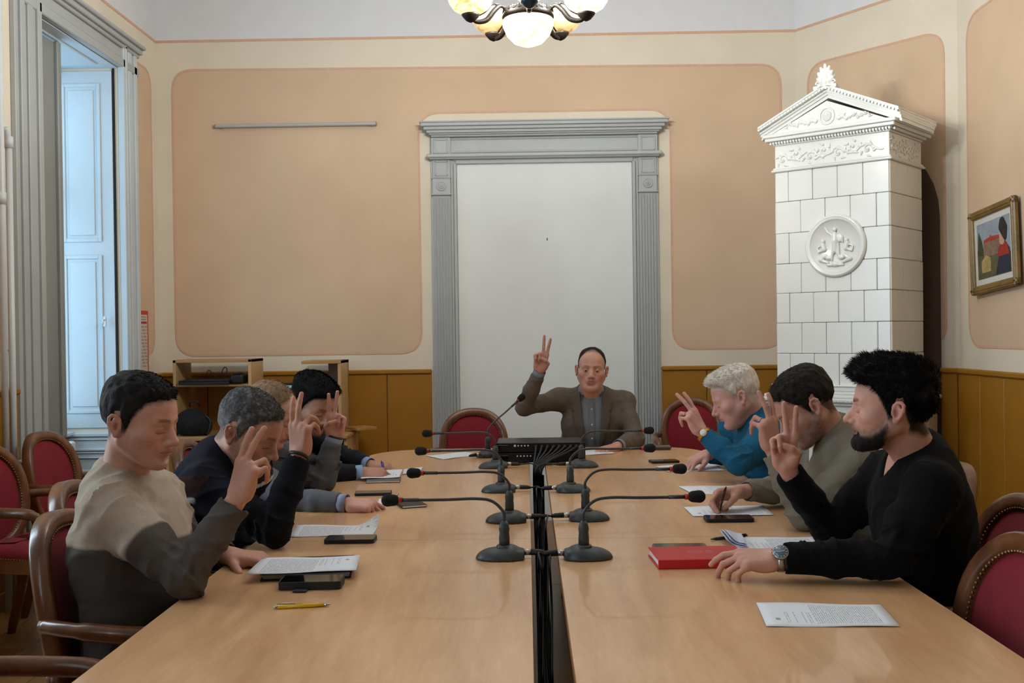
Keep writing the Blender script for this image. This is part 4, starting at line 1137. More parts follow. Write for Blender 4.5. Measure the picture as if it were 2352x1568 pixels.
MB().box((0, .16, .48), (2 * hx - .05, .016, .4)).build('desk_back', M_lam, DK)
# second hutch
yB2 = 7.40; xb0, xb1, xb2, xb3 = P(692, 830, yB2)[0], P(736, 830, yB2)[0], P(757, 830, yB2)[0], P(783, 830, yB2)[0]; zt2 = P(740, 828, yB2)[2]
D2 = thing('computer_desk', 'oak laminate desk with a narrow upright panel behind the black-haired man', 'desk', ((xb0 + xb3) / 2, yB2 + .16, 0))
X0 = D2.location[0]
MB().box((xb3 - .012 - X0, -.0, (zt2 + .70) / 2), (.024, .32, zt2 - .70), bev=.002).build('hutch_side', M_lame, D2)
MB().box(((xb1 + xb3) / 2 - X0, .14, (zt2 + .70) / 2), (xb3 - xb1, .018, zt2 - .70), bev=.002).build('hutch_back', wood('dusky_laminate', srgb(140, 112, 96), srgb(160, 130, 112), .5, (9, 9, 1.2)), D2)
MB().box(((xb0 + xb3) / 2 - X0, 0, zt2 - .011), (xb3 - xb0, .33, .022), bev=.002).build('hutch_top', M_lam, D2)
MB().box((-.095, -.06, .70), (.61, .56, .024), bev=.003).build('desk_top', M_lam, D2)
for x in (-.38, .19): MB().box((x, -.06, .344), (.022, .50, .688), bev=.002).build('desk_side', M_lame, D2)
MB().box((.26, -.03, .735), (.16, .16, .02), rotz(.7), bev=.002).build('corner_shelf', M_lam, D2)
# monitor
mp_ = P(655, 905, 7.42); MN = thing('monitor', 'black-rimmed monitor with a pale teal screen behind the seated men', 'monitor', (mp_[0] + .02, 7.42, .714))
MB().box((0, .02, .005), (.18, .14, .010), bev=.003).build('stand_foot', M_case, MN); MB().box((0, .03, .10), (.04, .02, .20)).build('stand_neck', M_case, MN)
ztop = P(655, 879, 7.42)[2] - .714
MB().box((0, .0, ztop - .15), (.42, .03, .30), bev=.004).build('bezel', M_case, MN)
MB().box((0, -.0155, ztop - .148), (.395, .002, .262)).build('screen', mat('teal_screen', srgb(90, 130, 125), .2, emit=srgb(140, 190, 180), estr=.35), MN)
# laptop, bag and cables on the hutch shelf
sl = P(486, 880, 7.44); LP = thing('laptop', 'closed black laptop lying on the desk hutch shelf', 'laptop', (sl[0] - .02, 7.44, zs - .001))
MB().box((0, 0, .011), (.36, .24, .020), bev=.004).build('laptop_base', M_case, LP); MB().box((0, 0, .0255), (.36, .24, .008), bev=.003).build('laptop_lid', M_case, LP)
CB = thing('cable_loop', 'thin black cable standing in loops on the closed laptop', 'cable', (sl[0], 7.42, zs + .03))
MB().tube(bez([(-.06, 0, .003), (-.03, 0, .045), (-.012, 0, .068), (.01, 0, .045), (.05, 0, .008), (.075, 0, .02), (.085, 0, .065), (.105, 0, .088), (.118, 0, .065), (.10, 0, .02), (.09, 0, .003)], 6), .003, 6).build('cable_wire', M_blk, CB)
PO = thing('camera_pouch', 'small black pouch beside the laptop on the hutch shelf', 'pouch', (sl[0] + .205, 7.42, zs - .001))
s = SDF(); s.rbox((0, 0, .035), (.045, .07, .034), .015, 0); s.ell((.0, .0, .066), (.03, .05, .014), .01)
v, q = surface(s, .007); link('pouch_body', mesh_np('pouch_body', v, q), M_blk, PO); MB().tube([(-.03, -.05, .06), (-.02, -.07, .075), (.02, -.07, .075), (.03, -.05, .06)], .004).build('pouch_strap', M_blk, PO)
BP = thing('backpack', 'black backpack slumped on the desk under the hutch', 'bag', (P(447, 990, 7.30)[0], 7.30, zd + .0005))
s = SDF(); s.ell((-.02, 0, .09), (.11, .08, .10), 0); s.ell((.05, 0, .07), (.08, .07, .06), .03); s.rbox((0, .01, .06), (.10, .075, .06), .03, .03); s.ell((.01, -.06, .07), (.07, .035, .06), .015); s.plane((0, 0, 0), (0, 0, -1), .004)
v, q = surface(s, .009); nrm = vnormals(v, q); v = v + nrm * (vnoise(v * 30) * .006)[:, None]; v[:, 2] = np.maximum(v[:, 2], 0)
link('bag_body', mesh_np('bag_body', v, q), mat('black_nylon', srgb(10, 10, 11), .95, bump=.2, bscale=200), BP)
MB().tube(bez([(-.04, .02, .20), (-.03, .01, .235), (.02, .01, .235), (.03, .02, .20)], 5), .006).build('bag_handle', M_blk, BP)
MB().tube(bez([(.09, -.03, .14), (.125, -.04, .10), (.115, -.05, .03), (.10, -.05, .012)], 5), .008).build('bag_strap', M_blk, BP)

# rail on the back wall
r0, r1 = P(495, 290, YB - .03), P(865, 284, YB - .03)
RL = thing('screen_rail', 'long thin grey-white rail fixed high on the back wall', 'rail', (r0[0], YB - .02, r0[2]))
MB().box(((r1[0] - r0[0]) / 2, -.012, .0), (r1[0] - r0[0], .028, .026), bev=.006).build('rail_bar', mat('grey_white_metal', srgb(186, 184, 182), .4, .2), RL)
for x in (.04, r1[0] - r0[0] - .04): MB().box((x, .008, 0), (.03, .022, .032), bev=.004).build('rail_bracket', M_silv, RL)
for x in (.003, r1[0] - r0[0] - .003): MB().box((x, -.012, 0), (.008, .032, .030), bev=.003).build('rail_cap', mat('rail_end_cap', srgb(150, 150, 150), .5), RL)
# calendar on the left wall
CA = thing('wall_calendar', 'red-bordered wall calendar hanging beside the tall window', 'calendar', (XL + .004, 7.455, 1.376))
M_cr = mat('red_calendar_card', srgb(205, 62, 40), .6); M_cw = mat('calendar_paper', srgb(214, 196, 178), .8); M_ct = mat('grey_calendar_print', srgb(140, 130, 130), .8); M_cm = mat('dark_red_print', srgb(150, 60, 70), .8)
MB().box((.0, 0, 0), (.004, .172, .452), bev=.001).build('backing_card', M_cr, CA)
MB().box((.003, -.008, -.006), (.002, .138, .405)).build('date_sheet', M_cw, CA)
m = MB()
for r_ in range(13):
    for c_ in range(9):
        if (r_ * 7 + c_ * 3) % 5: m.box((.0042, -.068 + .0145 * c_, .11 - .0235 * r_), (.0006, .008, .011))
m.build('date_print', M_ct, CA)
MB().box((.0042, -.008, .140), (.0008, .115, .016)).build('month_band', M_cm, CA)
m = MB()
for k in range(2):
    for c_ in range(7): m.box((.0042, -.060 + .015 * c_, .180 - .018 * k), (.0006, .011, .008))
m.build('heading_print', M_ct, CA)
# pipes
for k, (px, z1) in enumerate(((8, 4.1), (26, 2.42))):
    p = Xp(px, 700, XL + .07)
    t = thing('heating_pipe', ['white heating pipe rising the full height of the wall by the window', 'shorter white heating pipe with a coupling by the window casing'][k], 'pipe', (XL + .07, p[1], 0), 0, 'heating pipes')
    MB().tube([(0, 0, 0), (0, 0, z1)], .017, 14).build('pipe', M_rad, t); MB().tube([(0, 0, 2.40 if k else 2.1), (0, 0, (2.40 if k else 2.1) + .06)], .023, 14).build('coupling', M_rad, t)
    MB().tube([(0, 0, 1.35), (-.07, 0, 1.35)], .006, 8).build('pipe_clip', M_rad, t)
    if k: MB().tube(bez([(0, .0, z1), (-.0, -.015, z1 + .05), (0, -.03, z1 + .08)], 4), .017, 12).build('pipe_bend', M_rad, t)
p = Xp(60, 1058, XL + .07); p2 = Xp(97, 1052, XL + .07)
t = thing('radiator_feed_pipe', 'white horizontal feed pipe crossing the wainscot under the window casing', 'pipe', (XL + .07, p[1], p[2]))
MB().tube([(0, -.12, 0), (0, .45, .004)], .014, 12).build('pipe', M_rad, t); MB().tube([(0, .1, 0), (0, .14, 0)], .02, 12).build('coupling', M_rad, t)

# framed painting on the right wall
PF = thing('framed_painting', 'framed painting in a gilt wooden frame with a white mount on the wall', 'painting', (XR - .022, 6.11, 1.862))
PF.rotation_euler = (math.radians(-4.0), math.radians(0), 0)
M_gf = wood('gilt_wood_frame', srgb(96, 72, 34), srgb(150, 120, 66), .4, (3, 3, 3)); M_mt = mat('white_mount', srgb(212, 208, 200), .8)
# local: y along the wall (frame spans), z up, -x into the room
fw, fh = .60, .50
for (cy, cz, ly, lz) in ((0, fh / 2 - .025, fw, .05), (0, -fh / 2 + .025, fw, .05), (fw / 2 - .025, 0, .05, fh), (-fw / 2 + .025, 0, .05, fh)):
    m = MB().box((-.012, cy, cz), (.030, ly, lz), bev=.008); ii = .012
    m.box((-.024, cy, cz), (.016, ly - (.0 if ly > lz else .028) , lz - (.028 if ly > lz else .0)), bev=.006); m.build('frame_rail', M_gf, PF)
MB().box((-.006, 0, 0), (.010, fw - .08, fh - .08)).build('mount', M_mt, PF)
ph = mat('painted_sky', srgb(150, 160, 168), .6, noise=.12, nscale=14)
def pic(poly, m, d, nm): MB().prism(poly, (-.0113 - d, 0, 0), (0, -1, 0), (0, 0, 1), (-1, 0, 0), .0004).build(nm, m, PF)   # (u to the viewer's right, v up)
pic([(-.215, -.165), (.215, -.165), (.215, .165), (-.215, .165)], ph, 0, 'painting_sky')
nz = dict(noise=.25, nscale=30)
pic([(-.215, -.165), (.215, -.165), (.215, -.05), (-.215, .01)], mat('painted_ground', srgb(96, 92, 62), .6, **nz), .0005, 'painting_ground')
pic([(-.215, -.02), (-.19, .12), (-.15, .06), (-.12, -.03)], mat('painted_foliage', srgb(62, 74, 50), .6, **nz), .0008, 'painting_trees')
pic([(-.13, -.04), (.10, -.04), (.10, .045), (-.13, .045)], mat('painted_facade', srgb(138, 110, 92), .6, **nz), .001, 'painting_building')
pic([(-.13, .045), (.10, .045), (.08, .065), (-.02, .072), (-.03, .085), (-.05, .07), (-.12, .062)], mat('painted_red_roof', srgb(170, 62, 50), .6, **nz), .0014, 'painting_roof')
pic([(-.16, -.13), (-.04, -.13), (-.04, -.05), (-.10, -.03), (-.16, -.06)], mat('painted_ochre', srgb(176, 152, 96), .6, **nz), .0017, 'painting_wall')
pic([(.02, -.16), (.205, -.16), (.205, -.03), (.15, .02), (.09, -.02)], mat('painted_blue_dress', srgb(42, 48, 66), .6, **nz), .002, 'painting_dress')
pic([(.05, -.06), (.20, -.06), (.17, .01), (.12, .02), (.07, -.01)], mat('painted_red_scarf', srgb(160, 48, 38), .6, **nz), .0025, 'painting_scarf')
pic(fillet([(.08, .01), (.14, -.005), (.16, .10), (.085, .11)], .03, 5), mat('painted_face', srgb(196, 158, 130), .6, noise=.1, nscale=20), .003, 'painting_face')
pic(fillet([(.075, .10), (.165, .00), (.185, .10), (.14, .16), (.10, .155)], .03, 5), mat('painted_hair', srgb(48, 40, 46), .6, **nz), .0035, 'painting_hair')

# ------------------------------------------------------------------ chandelier
cpos = P(1213, 60, 4.6); CHX, CHY = cpos[0], 4.6
CH = thing('chandelier', 'bronze five-arm chandelier with glowing alabaster bowls', 'chandelier', (CHX, CHY, 0))
M_brz = mat('dark_bronze', srgb(44, 34, 26), .5, .45, bump=.3, bscale=120)
M_blu = mat('blue_grey_bronze', srgb(58, 74, 92), .3, .6)
def alabaster(name, c, e, dk=(.55, .42, .22, 1)):
    m = bpy.data.materials.new(name); m.use_nodes = True; nt = m.node_tree; b = nt.nodes['Principled BSDF']; b.inputs['Roughness'].default_value = .35
    tc = nt.nodes.new('ShaderNodeTexCoord'); n = nt.nodes.new('ShaderNodeTexNoise'); n.inputs['Scale'].default_value = 9; n.inputs['Detail'].default_value = 5; n.inputs['Distortion'].default_value = 2.2
    mp = nt.nodes.new('ShaderNodeMapping'); mp.inputs['Scale'].default_value = (1, 1, 3); nt.links.new(tc.outputs['Object'], mp.inputs[0]); nt.links.new(mp.outputs[0], n.inputs['Vector'])
    cr = nt.nodes.new('ShaderNodeValToRGB'); cr.color_ramp.elements[0].position = .38; cr.color_ramp.elements[1].position = .60; cr.color_ramp.elements[0].color = tuple(x * y for x, y in zip(c, dk)); cr.color_ramp.elements[1].color = c
    nt.links.new(n.outputs['Fac'], cr.inputs[0]); nt.links.new(cr.outputs[0], b.inputs['Emission Color']); b.inputs['Base Color'].default_value = srgb(150, 128, 90); b.inputs['Emission Strength'].default_value = e
    return m
E_SH = 16.0
M_alW = alabaster('warm_alabaster', (1.0, .80, .46, 1), 1.7); M_alF = alabaster('amber_alabaster', (1.0, .70, .32, 1), .75); M_alC = alabaster('cool_alabaster', (.94, .97, 1.0, 1), 2.2); M_alB = alabaster('bright_alabaster', (1.0, .88, .62, 1), 2.4, (.75, .62, .40, 1))
zc = 2.79; BULB_W = 31.0
MB().lathe([(.02, zc + .06), (.07, zc + .045), (.108, zc + .02), (.115, zc), (.112, zc - .012), (.10, zc - .012)], 32).build('ring_body', M_brz, CH)
m = MB()
for k in range(26):
    a = 2 * PI * k / 26; m.box((.106 * math.cos(a), .106 * math.sin(a), zc + .022), (.014, .012, .022), rotz(a), bev=.004)
m.build('ring_crest', M_brz, CH)
MB().lathe([(.004, zc - .128), (.03, zc - .126), (.065, zc - .112), (.095, zc - .080), (.112, zc - .040), (.113, zc - .018), (.104, zc - .008)], 32).build('bottom_bowl', M_alB, CH)
MB().lathe([(.018, zc + .05), (.022, zc + .10), (.012, zc + .14), (.012, zc + .55), (.02, zc + .62), (.012, zc + .66), (.012, ZC - .06), (.06, ZC - .03), (.065, ZC - .001)], 18).build('centre_stem', M_brz, CH)
for k in range(5):
    a = -PI / 2 + 2 * PI * k / 5 + .02; u = np.array([math.cos(a), math.sin(a), 0]); Z1 = np.array([0, 0, 1.0]); R0 = .262
    pts = bez([u * .095 + Z1 * (zc + .02), u * .125 + Z1 * (zc + .038), u * .155 + Z1 * (zc + .015), u * .19 + Z1 * (zc - .028), u * .235 + Z1 * (zc - .040), u * R0 + Z1 * (zc - .022)], 6)
    ar = MB().tube(pts, [.007 + .005 * math.sin(PI * i / (len(pts) - 1)) for i in range(len(pts))], 8).build('arm', M_brz, CH)
    MB().tube(bez([u * .13 + Z1 * (zc + .035), u * .16 + Z1 * (zc + .045), u * .19 + Z1 * (zc + .01), u * .225 + Z1 * (zc - .012)], 5), .004, 6).build('leaf_scroll', M_brz, ar)
    c0 = u * R0 + Z1 * (zc - .032)
    MB().lathe([(.004, -.014), (.020, -.006), (.036, .012), (.040, .020), (.030, .024)], 18, c0).build('shade_cup', M_blu if k == 0 else M_brz, CH)
    mm = [M_alC, M_alC, M_alF, M_alF, M_alW][k]
    MB().lathe([(.020, .018), (.045, .026), (.075, .044), (.093, .070), (.098, .090), (.094, .110), (.082, .122)], 26, c0).build('glass_shade', mm, CH)
    bl = bpy.data.lights.new('bulb', 'POINT'); bl.energy = BULB_W; bl.color = (.80, .92, 1.0) if k < 2 else (1.0, .97, .90); bl.shadow_soft_size = .035
    bo = bpy.data.objects.new('bulb', bl); C.objects.link(bo); bo.parent = CH; bo.location = c0 + Z1 * .175
# ------------------------------------------------------------------ people
M_skin = mat('skin', (1, 1, 1, 1), .52, noise=.05, nscale=30, bump=.05, bscale=250, attr='Col', spec=.35)
M_hair = mat('hair', (1, 1, 1, 1), .7, noise=.25, nscale=90, bump=.4, bscale=260, attr='Col', spec=.18, stretch=(1, 1, .35))
M_knit = mat('knit', (1, 1, 1, 1), .92, noise=.06, nscale=160, bump=.28, bscale=420, attr='Col', spec=.12, sheen=.02)
M_wool = mat('wool_suiting', (1, 1, 1, 1), .85, noise=.12, nscale=240, bump=.12, bscale=700, attr='Col', spec=.2)
M_cot = mat('shirt_cotton', (1, 1, 1, 1), .8, noise=.03, nscale=60, bump=.08, bscale=500, attr='Col', spec=.2)
M_trs = mat('dark_trousers', srgb(30, 31, 36), .85, noise=.1, nscale=60, bump=.1, bscale=500)
M_shoe = mat('black_leather', srgb(18, 16, 15), .35)
L3 = lambda c: np.array(srgb(*c)[:3])
def unit(v): v = np.array(v, float); return v / np.linalg.norm(v)
def sstep(a, b, x): t = np.clip((x - a) / (b - a), 0, 1); return t * t * (3 - 2 * t)
def lerp_tab(tab, x):
    xs, ys = zip(*tab); return np.interp(x, xs, ys)

def skull(fat=0.0):
    s = SDF(); w = 1 + fat
    s.ell((0, -.016, .034), (.0755, .098, .083), 0)
    s.ell((0, .040, .030), (.062, .050, .056), .03)
    s.ell((0, .038, -.038), (.060 * w, .053, .072), .03)
    for sx in (-1, 1):
        s.cone((sx * .053 * w, -.004, -.050), (sx * .024, .068, -.098), .022 * w, .018, .030)
        s.ell((sx * .046 * w, .052, -.026), (.022, .024, .020), .026)
    s.ell((0, .082, -.101), (.021, .016, .017), .020)
    if fat > .04: s.ell((0, .040, -.106), (.043, .043, .024), .028)
    return s
def head_sdf(neck, fat=0.0, nose=1.0, eyes='down', neck_r=.058):
    s = skull(fat)
    for sx in (-1, 1):
        s.cone((sx * .010, .0855, .017), (sx * .044, .0715, .014), .0085, .0075, .018)
        s.ell((sx * .031, .108, -.005), (.022, .024, .0155), .016, 'sub')
        if eyes == 'down': s.ell((sx * .0315, .0745, -.0055), (.0165, .0140, .0125), .006)
        else: s.sph((sx * .0315, .0745, -.0065), .0120, .008)
    s.ell((0, .082, -.026), (.017, .022, .026), .012)
    s.cone((0, .0865, .006), (0, .0865 + .0265 * nose, -.034), .0075, .0105, .011)
    s.ell((0, .0865 + .027 * nose, -.0365), (.0115, .0105, .0095), .006)
    for sx in (-1, 1):
        s.ell((sx * .0125, .101, -.041), (.0085, .0115, .0075), .006)
        s.cone((sx * .030, .080, -.050), (sx * .036, .070, -.078), .006, .006, .014)
    s.ell((0, .086, -.062), (.026, .016, .018), .014)
    s.cone((-.019, .0915, -.0655), (0, .0990, -.0615), .0040, .0048, .004); s.cone((.019, .0915, -.0655), (0, .0990, -.0615), .0040, .0048, .004)
    s.cone((-.016, .0910, -.0715), (.016, .0910, -.0715), .0058, .0058, .004); s.ell((0, .0965, -.0725), (.014, .007, .0055), .005)
    s.cone((-.022, .0925, -.0675), (.022, .0925, -.0675), .0012, .0012, .003, 'sub'); s.cone((-.010, .101, -.067), (.010, .101, -.067), .0014, .0014, .003, 'sub')
    s.ell((0, .094, -.086), (.020, .008, .006), .010, 'sub')
    nb = np.array(neck, float); top = np.array([0, -.022, -.035])
    s.cone(top, nb, neck_r * .88, neck_r * 1.08, .024)
    s.cone((0, .012, -.085), nb + np.array([0, .024, .018]), .026, .032, .026)
    for sx in (-1, 1):
        e0 = np.array([sx * .0735, -.014, -.012]); t = .24
        def ep(u, v, o=0.0): # u forward, v up, o outward
            u *= .90; v *= .90; o *= .85; return e0 + np.array([sx * (o - u * math.sin(t) * .9 + .005), u * math.cos(t), v]) + np.array([0, -v * .18, 0])
        Re = np.stack([unit(ep(0, 0, 1) - ep(0, 0, 0)), unit(ep(1, 0) - ep(0, 0)), unit(ep(0, 1) - ep(0, 0))], 1)
        s.ell(ep(-.002, .0, .002), (.0055, .0155, .026), .006, R=Re)
        pts = [ep(.010, .006, .004), ep(.011, .018, .006), ep(.004, .0285, .009), ep(-.008, .029, .011), ep(-.0165, .020, .012), ep(-.0175, .005, .011), ep(-.013, -.010, .009), ep(-.006, -.022, .007)]
        for a, b in zip(pts[:-1], pts[1:]): s.cone(a, b, .0042, .0042, .004)
        s.ell(ep(.000, -.026, .006), (.006, .0078, .0085), .006, R=Re)
        pts = [ep(-.002, .018, .007), ep(-.009, .008, .008), ep(-.008, -.006, .007), ep(-.001, -.015, .006)]
        for a, b in zip(pts[:-1], pts[1:]): s.cone(a, b, .0030, .0030, .004)
        s.ell(ep(.003, -.002, .009), (.008, .006, .010), .004, 'sub', R=Re)
        s.ell(ep(.0105, -.004, .004), (.004, .0045, .0065), .004, R=Re)
    return s

HAIRLINE = [(0, .075), (.45, .070), (.80, .056), (1.05, .030), (1.22, .0), (1.34, -.030), (1.50, -.028), (1.62, .022), (1.85, .020), (2.0, -.020), (2.3, -.058), (3.15, -.072)]
def hair_sdf(sk, cfg):
    top, side, line = cfg.get('top', .02), cfg.get('side', .008), cfg.get('line', HAIRLINE); fr = cfg.get('front', 0.0); quiff = cfg.get('quiff', 0.0)
    def fn(p):
        a = np.arctan2(np.abs(p[:, 0]), p[:, 1] + .01); h = lerp_tab(line, a)
        # the higher on the head, the less the angle matters
        w = sstep(.045, .095, p[:, 2]); m = (p[:, 2] - h)
        up = sstep(.045, .10, p[:, 2]); T = side + (top - side) * up + quiff * up * sstep(-.02, .09, p[:, 1])
        T = T * sstep(-.002, .022 + .010 * up, m)
        T = np.where(m < 0, -.006 + np.maximum(m, -.02) * .3, T - .0022)
        return sk(p) - T
    s = SDF(); s._add(fn, (-.11, -.15, -.10), (.11, .15, .16), 0, 'add'); return s
def beard_sdf(sk, cfg):
    th = cfg.get('th', .008)
    def fn(p):
        x, y, z = np.abs(p[:, 0]), p[:, 1], p[:, 2]
        line = lerp_tab([(0, -.050), (.014, -.050), (.024, -.058), (.036, -.066), (.048, -.054), (.060, -.024), (.09, .02)], x); line = np.where(x < .022, -.0445, lerp_tab([(-.02, -.004), (.01, -.022), (.03, -.044), (.055, -.060), (.078, -.062), (.1, -.052)], y)) + .0025 * vnoise(p * 90, 5)   # upper edge
        m = line - z
        mouth = ((x / .022) ** 2 + ((z + .0675) / .0085) ** 2) < 1.0
        back = y - lerp_tab([(-.14, .03), (-.10, .006), (-.03, -.004), (.05, .002)], z)
        under = z + .128
        T = th * sstep(0, .007 + .022 * sstep(.026, .042, x), m) * sstep(0, .022, back) * sstep(0, .014, under); T = T + cfg.get('chin', 0) * sstep(.05, .085, y) * sstep(-.07, -.10, z)
        T = np.where((m < 0) | (back < 0) | (under < 0), -.006, T - .0025); T = np.where(mouth & (y > .05), -.006, T)
        return sk(p) - T
    s = SDF(); s._add(fn, (-.09, -.02, -.15), (.09, .13, .03), 0, 'add'); return s
def strands(v, q, n, L, wid, comb, seed, col, jit=.5):
    r = np.random.RandomState(seed); nr = vnormals(v, q); f = r.randint(0, len(q), n); w = r.rand(n, 4); w /= w.sum(1, keepdims=True)
    base = (v[q[f]] * w[:, :, None]).sum(1); nn = nr[q[f, 0]]
    d = comb(base, nn) + (r.rand(n, 3) - .5) * jit; d /= np.linalg.norm(d, axis=1, keepdims=True)
    sd = np.cross(d, nn + .01); sd /= np.linalg.norm(sd, axis=1, keepdims=True) + 1e-9; ln = L * (.5 + r.rand(n, 1))
    b0 = base - nn * .002; a = b0 - sd * wid; b = b0 + sd * wid; m1 = b0 + d * ln * .55 + nn * ln * .10; tip = b0 + d * ln
    V = np.stack([a, b, m1 + sd * wid * .7, tip], 1).reshape(-1, 3); i = np.arange(n) * 4
    Q = np.stack([i, i + 1, i + 2, i + 3], 1)
    cc = col[np.minimum(q[f, 0], len(col) - 1)] * (.75 + .5 * r.rand(n, 1)); return V, Q, np.repeat(cc, 4, 0)

FING = [(.030, .091, (.044, .026, .021), .0093), (.0100, .096, (.048, .029, .022), .0095), (-.0105, .091, (.044, .027, .022), .0089), (-.0295, .081, (.034, .020, .019), .0079)]
THUMBS = {'across': [(.020, .008, .020), (.036, .024, .046), (.020, .040, .064), (.000, .042, .074)],
          'side': [(.020, .006, .018), (.044, .014, .046), (.056, .020, .074), (.060, .022, .098)],
          'tuck': [(.020, .008, .018), (.040, .020, .046), (.040, .034, .072), (.034, .040, .092)],
          'pinch': [(.020, .010, .018), (.040, .034, .044), (.038, .052, .068), (.026, .060, .088)],
          'out': [(.022, .004, .016), (.052, .010, .036), (.074, .014, .054), (.090, .016, .066)]}
POSES = {'vote': ([(6, 6, 4), (4, 6, 4), (78, 95, 50), (76, 92, 50)], [7, -2, -4, -8], 'across'),
         'vote_loose': ([(8, 8, 5), (6, 8, 5), (48, 55, 25), (60, 62, 30)], [8, 0, -4, -8], 'tuck'),
         'vote_back': ([(6, 8, 5), (8, 8, 5), (62, 70, 30), (66, 70, 30)], [8, -3, -5, -9], 'tuck'),
         'flat': ([(16, 18, 10), (14, 18, 10), (16, 18, 10), (18, 20, 10)], [9, 2, -5, -12], 'out'),
         'rest': ([(34, 34, 20), (38, 36, 20), (42, 38, 22), (44, 38, 22)], [6, 1, -4, -9], 'side'),
         'write': ([(42, 52, 22), (54, 58, 26), (66, 66, 32), (70, 66, 34)], [2, 0, -2, -4], 'pinch'),
         'drape': ([(14, 26, 14), (28, 38, 20), (38, 44, 24), (44, 46, 26)], [8, 2, -3, -7], 'side'),
         'grip': ([(30, 40, 22), (48, 54, 30), (56, 60, 32), (60, 60, 34)], [8, 2, -3, -6], 'side')}
def hand_sdf(pose, elbow_l):
    bends, splay, th = POSES[pose] if isinstance(pose, str) else pose
    s = SDF()
    s.cone(np.array(elbow_l) * 1.0, (0, 0, .004), .0300, .0260, .0, M=None)
    s.rbox((0, .001, .050), (.036, .0135, .044), .013, .020)
    for (x, z, L, r) in FING: s.cone((x * .55, .0, .012), (x, -.001, z), .0125, .0120, .010)
    s.ell((.024, .014, .036), (.017, .012, .026), .010)            # ball of the thumb
    s.ell((-.026, .012, .036), (.012, .010, .030), .010)
    fs = SDF(); tips = []
    for (x, z, L, r), bd, sp in zip(FING, bends, splay):
        p = np.array([x, -.001, z]); th_ = 0; a = math.radians(sp); rr = r
        one = []
        for l, b in zip(L, bd):
            th_ += math.radians(b); d = np.array([math.sin(a) * math.cos(th_ * .6), math.sin(th_), math.cos(th_) * math.cos(a)]); d /= np.linalg.norm(d)
            q = p + d * l; one.append((p, q, rr, rr * .92)); p = q; rr *= .92
        tips.append((p, d, np.array([0, -math.cos(th_), math.sin(th_)]), rr))
        fs.ops += SDF_chain(one)
    tp = [np.array(t, float) for t in THUMBS[th]]; rt = [.0150, .0118, .0105, .0088]
    fs.ops += SDF_chain([(tp[i], tp[i + 1], rt[i], rt[i + 1]) for i in range(3)])
    lo, hi = fs.bounds(); s._add(lambda p: fs(p), lo, hi, .009, 'add')
    return s, tips, tp
def SDF_chain(segs):
    c = SDF()
    for a, b, r1, r2 in segs: c.cone(a, b, r1, r2, .003)
    lo, hi = c.bounds(); return [(lambda p: c(p), lo, hi, .0012, 'add')]

def make_hand(side, W, f, n, E, pose, skin, hz=.0027, size=1.0):
    """verts, quads, colours in world space plus local->world"""
    f = unit(f); n = np.array(n, float); n = unit(n - f * (n @ f)); t = np.cross(f, n) * (1 if side == 'R' else -1)
    B = np.stack([t, n, f], 1) * size
    el = unit(np.linalg.inv(B) @ (np.array(E) - W)) * .085
    s, tips, tp = hand_sdf(pose, el)
    v, q = surface(s, hz); v = relax(v, q, 1, .35)
    col = np.tile(skin, (len(v), 1)).astype(float)
    kn = np.zeros(len(v))
    for (x, z, L, r) in FING: kn = np.maximum(kn, np.exp(-(np.linalg.norm(v - np.array([x, -.010, z]), axis=1) / .012) ** 2))
    pal = sstep(.004, .016, v[:, 1]); red = np.clip(kn * .5 + pal * .25, 0, 1)
    for p, d, nn, r in tips:
        rel = v - p; up = rel @ nn; al = rel @ d; la = np.linalg.norm(rel - np.outer(up, nn) - np.outer(al, d), axis=1)
        tipw = sstep(-.022, -.004, al) * (np.linalg.norm(rel, axis=1) < .02); red = np.maximum(red, tipw * .35)
        nail = (up > .0035) & (al > -.010) & (al < .0045) & (la < .0052) & (np.linalg.norm(rel, axis=1) < .016)
        col[nail] = col[nail] * np.array([1.12, 1.08, 1.08])
    col = col * (1 - red[:, None] * np.array([.06, .20, .20]))
    vw = v @ B.T + W
    if side == 'L': q = q[:, ::-1]
    return vw, q, col, B, tips

def drape(sdf, pts, d, off, far=.5):
    """move points along d until they meet the surface, then back off"""
    pts = np.array(pts, float); d = unit(d); t = np.zeros(len(pts))
    for _ in range(40): t += np.clip(sdf(pts + t[:, None] * d), -.02, .03) * .8
    return pts + (t - off)[:, None] * d

def blob_mesh(parts):
    V, Q, K = [], [], []; n = 0
    for v, q, c in parts: V.append(v); Q.append(q + n); K.append(c); n += len(v)
    return np.concatenate(V), np.concatenate(Q), np.concatenate(K)
def patch(poly_fn, nu, nv, sdf, O, U, V, D, off, thick=.004):
    """grid patch in the (U,V) chest frame, draped along D onto sdf; poly_fn(a,b)->(u,v)"""
    pts = []
    for j in range(nv):
        for i in range(nu):
            u, v = poly_fn(i / (nu - 1), j / (nv - 1)); pts.append(O + U * u + V * v - D * .30)
    top = drape(sdf, pts, D, off); bot = top + unit(D) * thick
    n = len(top); vs = np.concatenate([top, bot]); fs = []
    for j in range(nv - 1):
        for i in range(nu - 1):
            k = j * nu + i; fs.append((k, k + 1, k + nu + 1, k + nu)); fs.append((k + n + nu, k + nu + 1 + n, k + 1 + n, k + n))
    rim = [i for i in range(nu)] + [j * nu + nu - 1 for j in range(1, nv)] + [(nv - 1) * nu + i for i in range(nu - 2, -1, -1)] + [j * nu for j in range(nv - 2, 0, -1)]
    for a, b in zip(rim, rim[1:] + rim[:1]): fs.append((a, a + n, b + n, b))
    fs = np.array(fs)
    # orient: first quad should look against D
    nn = np.cross(vs[fs[0][2]] - vs[fs[0][0]], vs[fs[0][3]] - vs[fs[0][1]])
    if nn @ unit(D) > 0: fs = fs[:, ::-1]
    return vs, fs
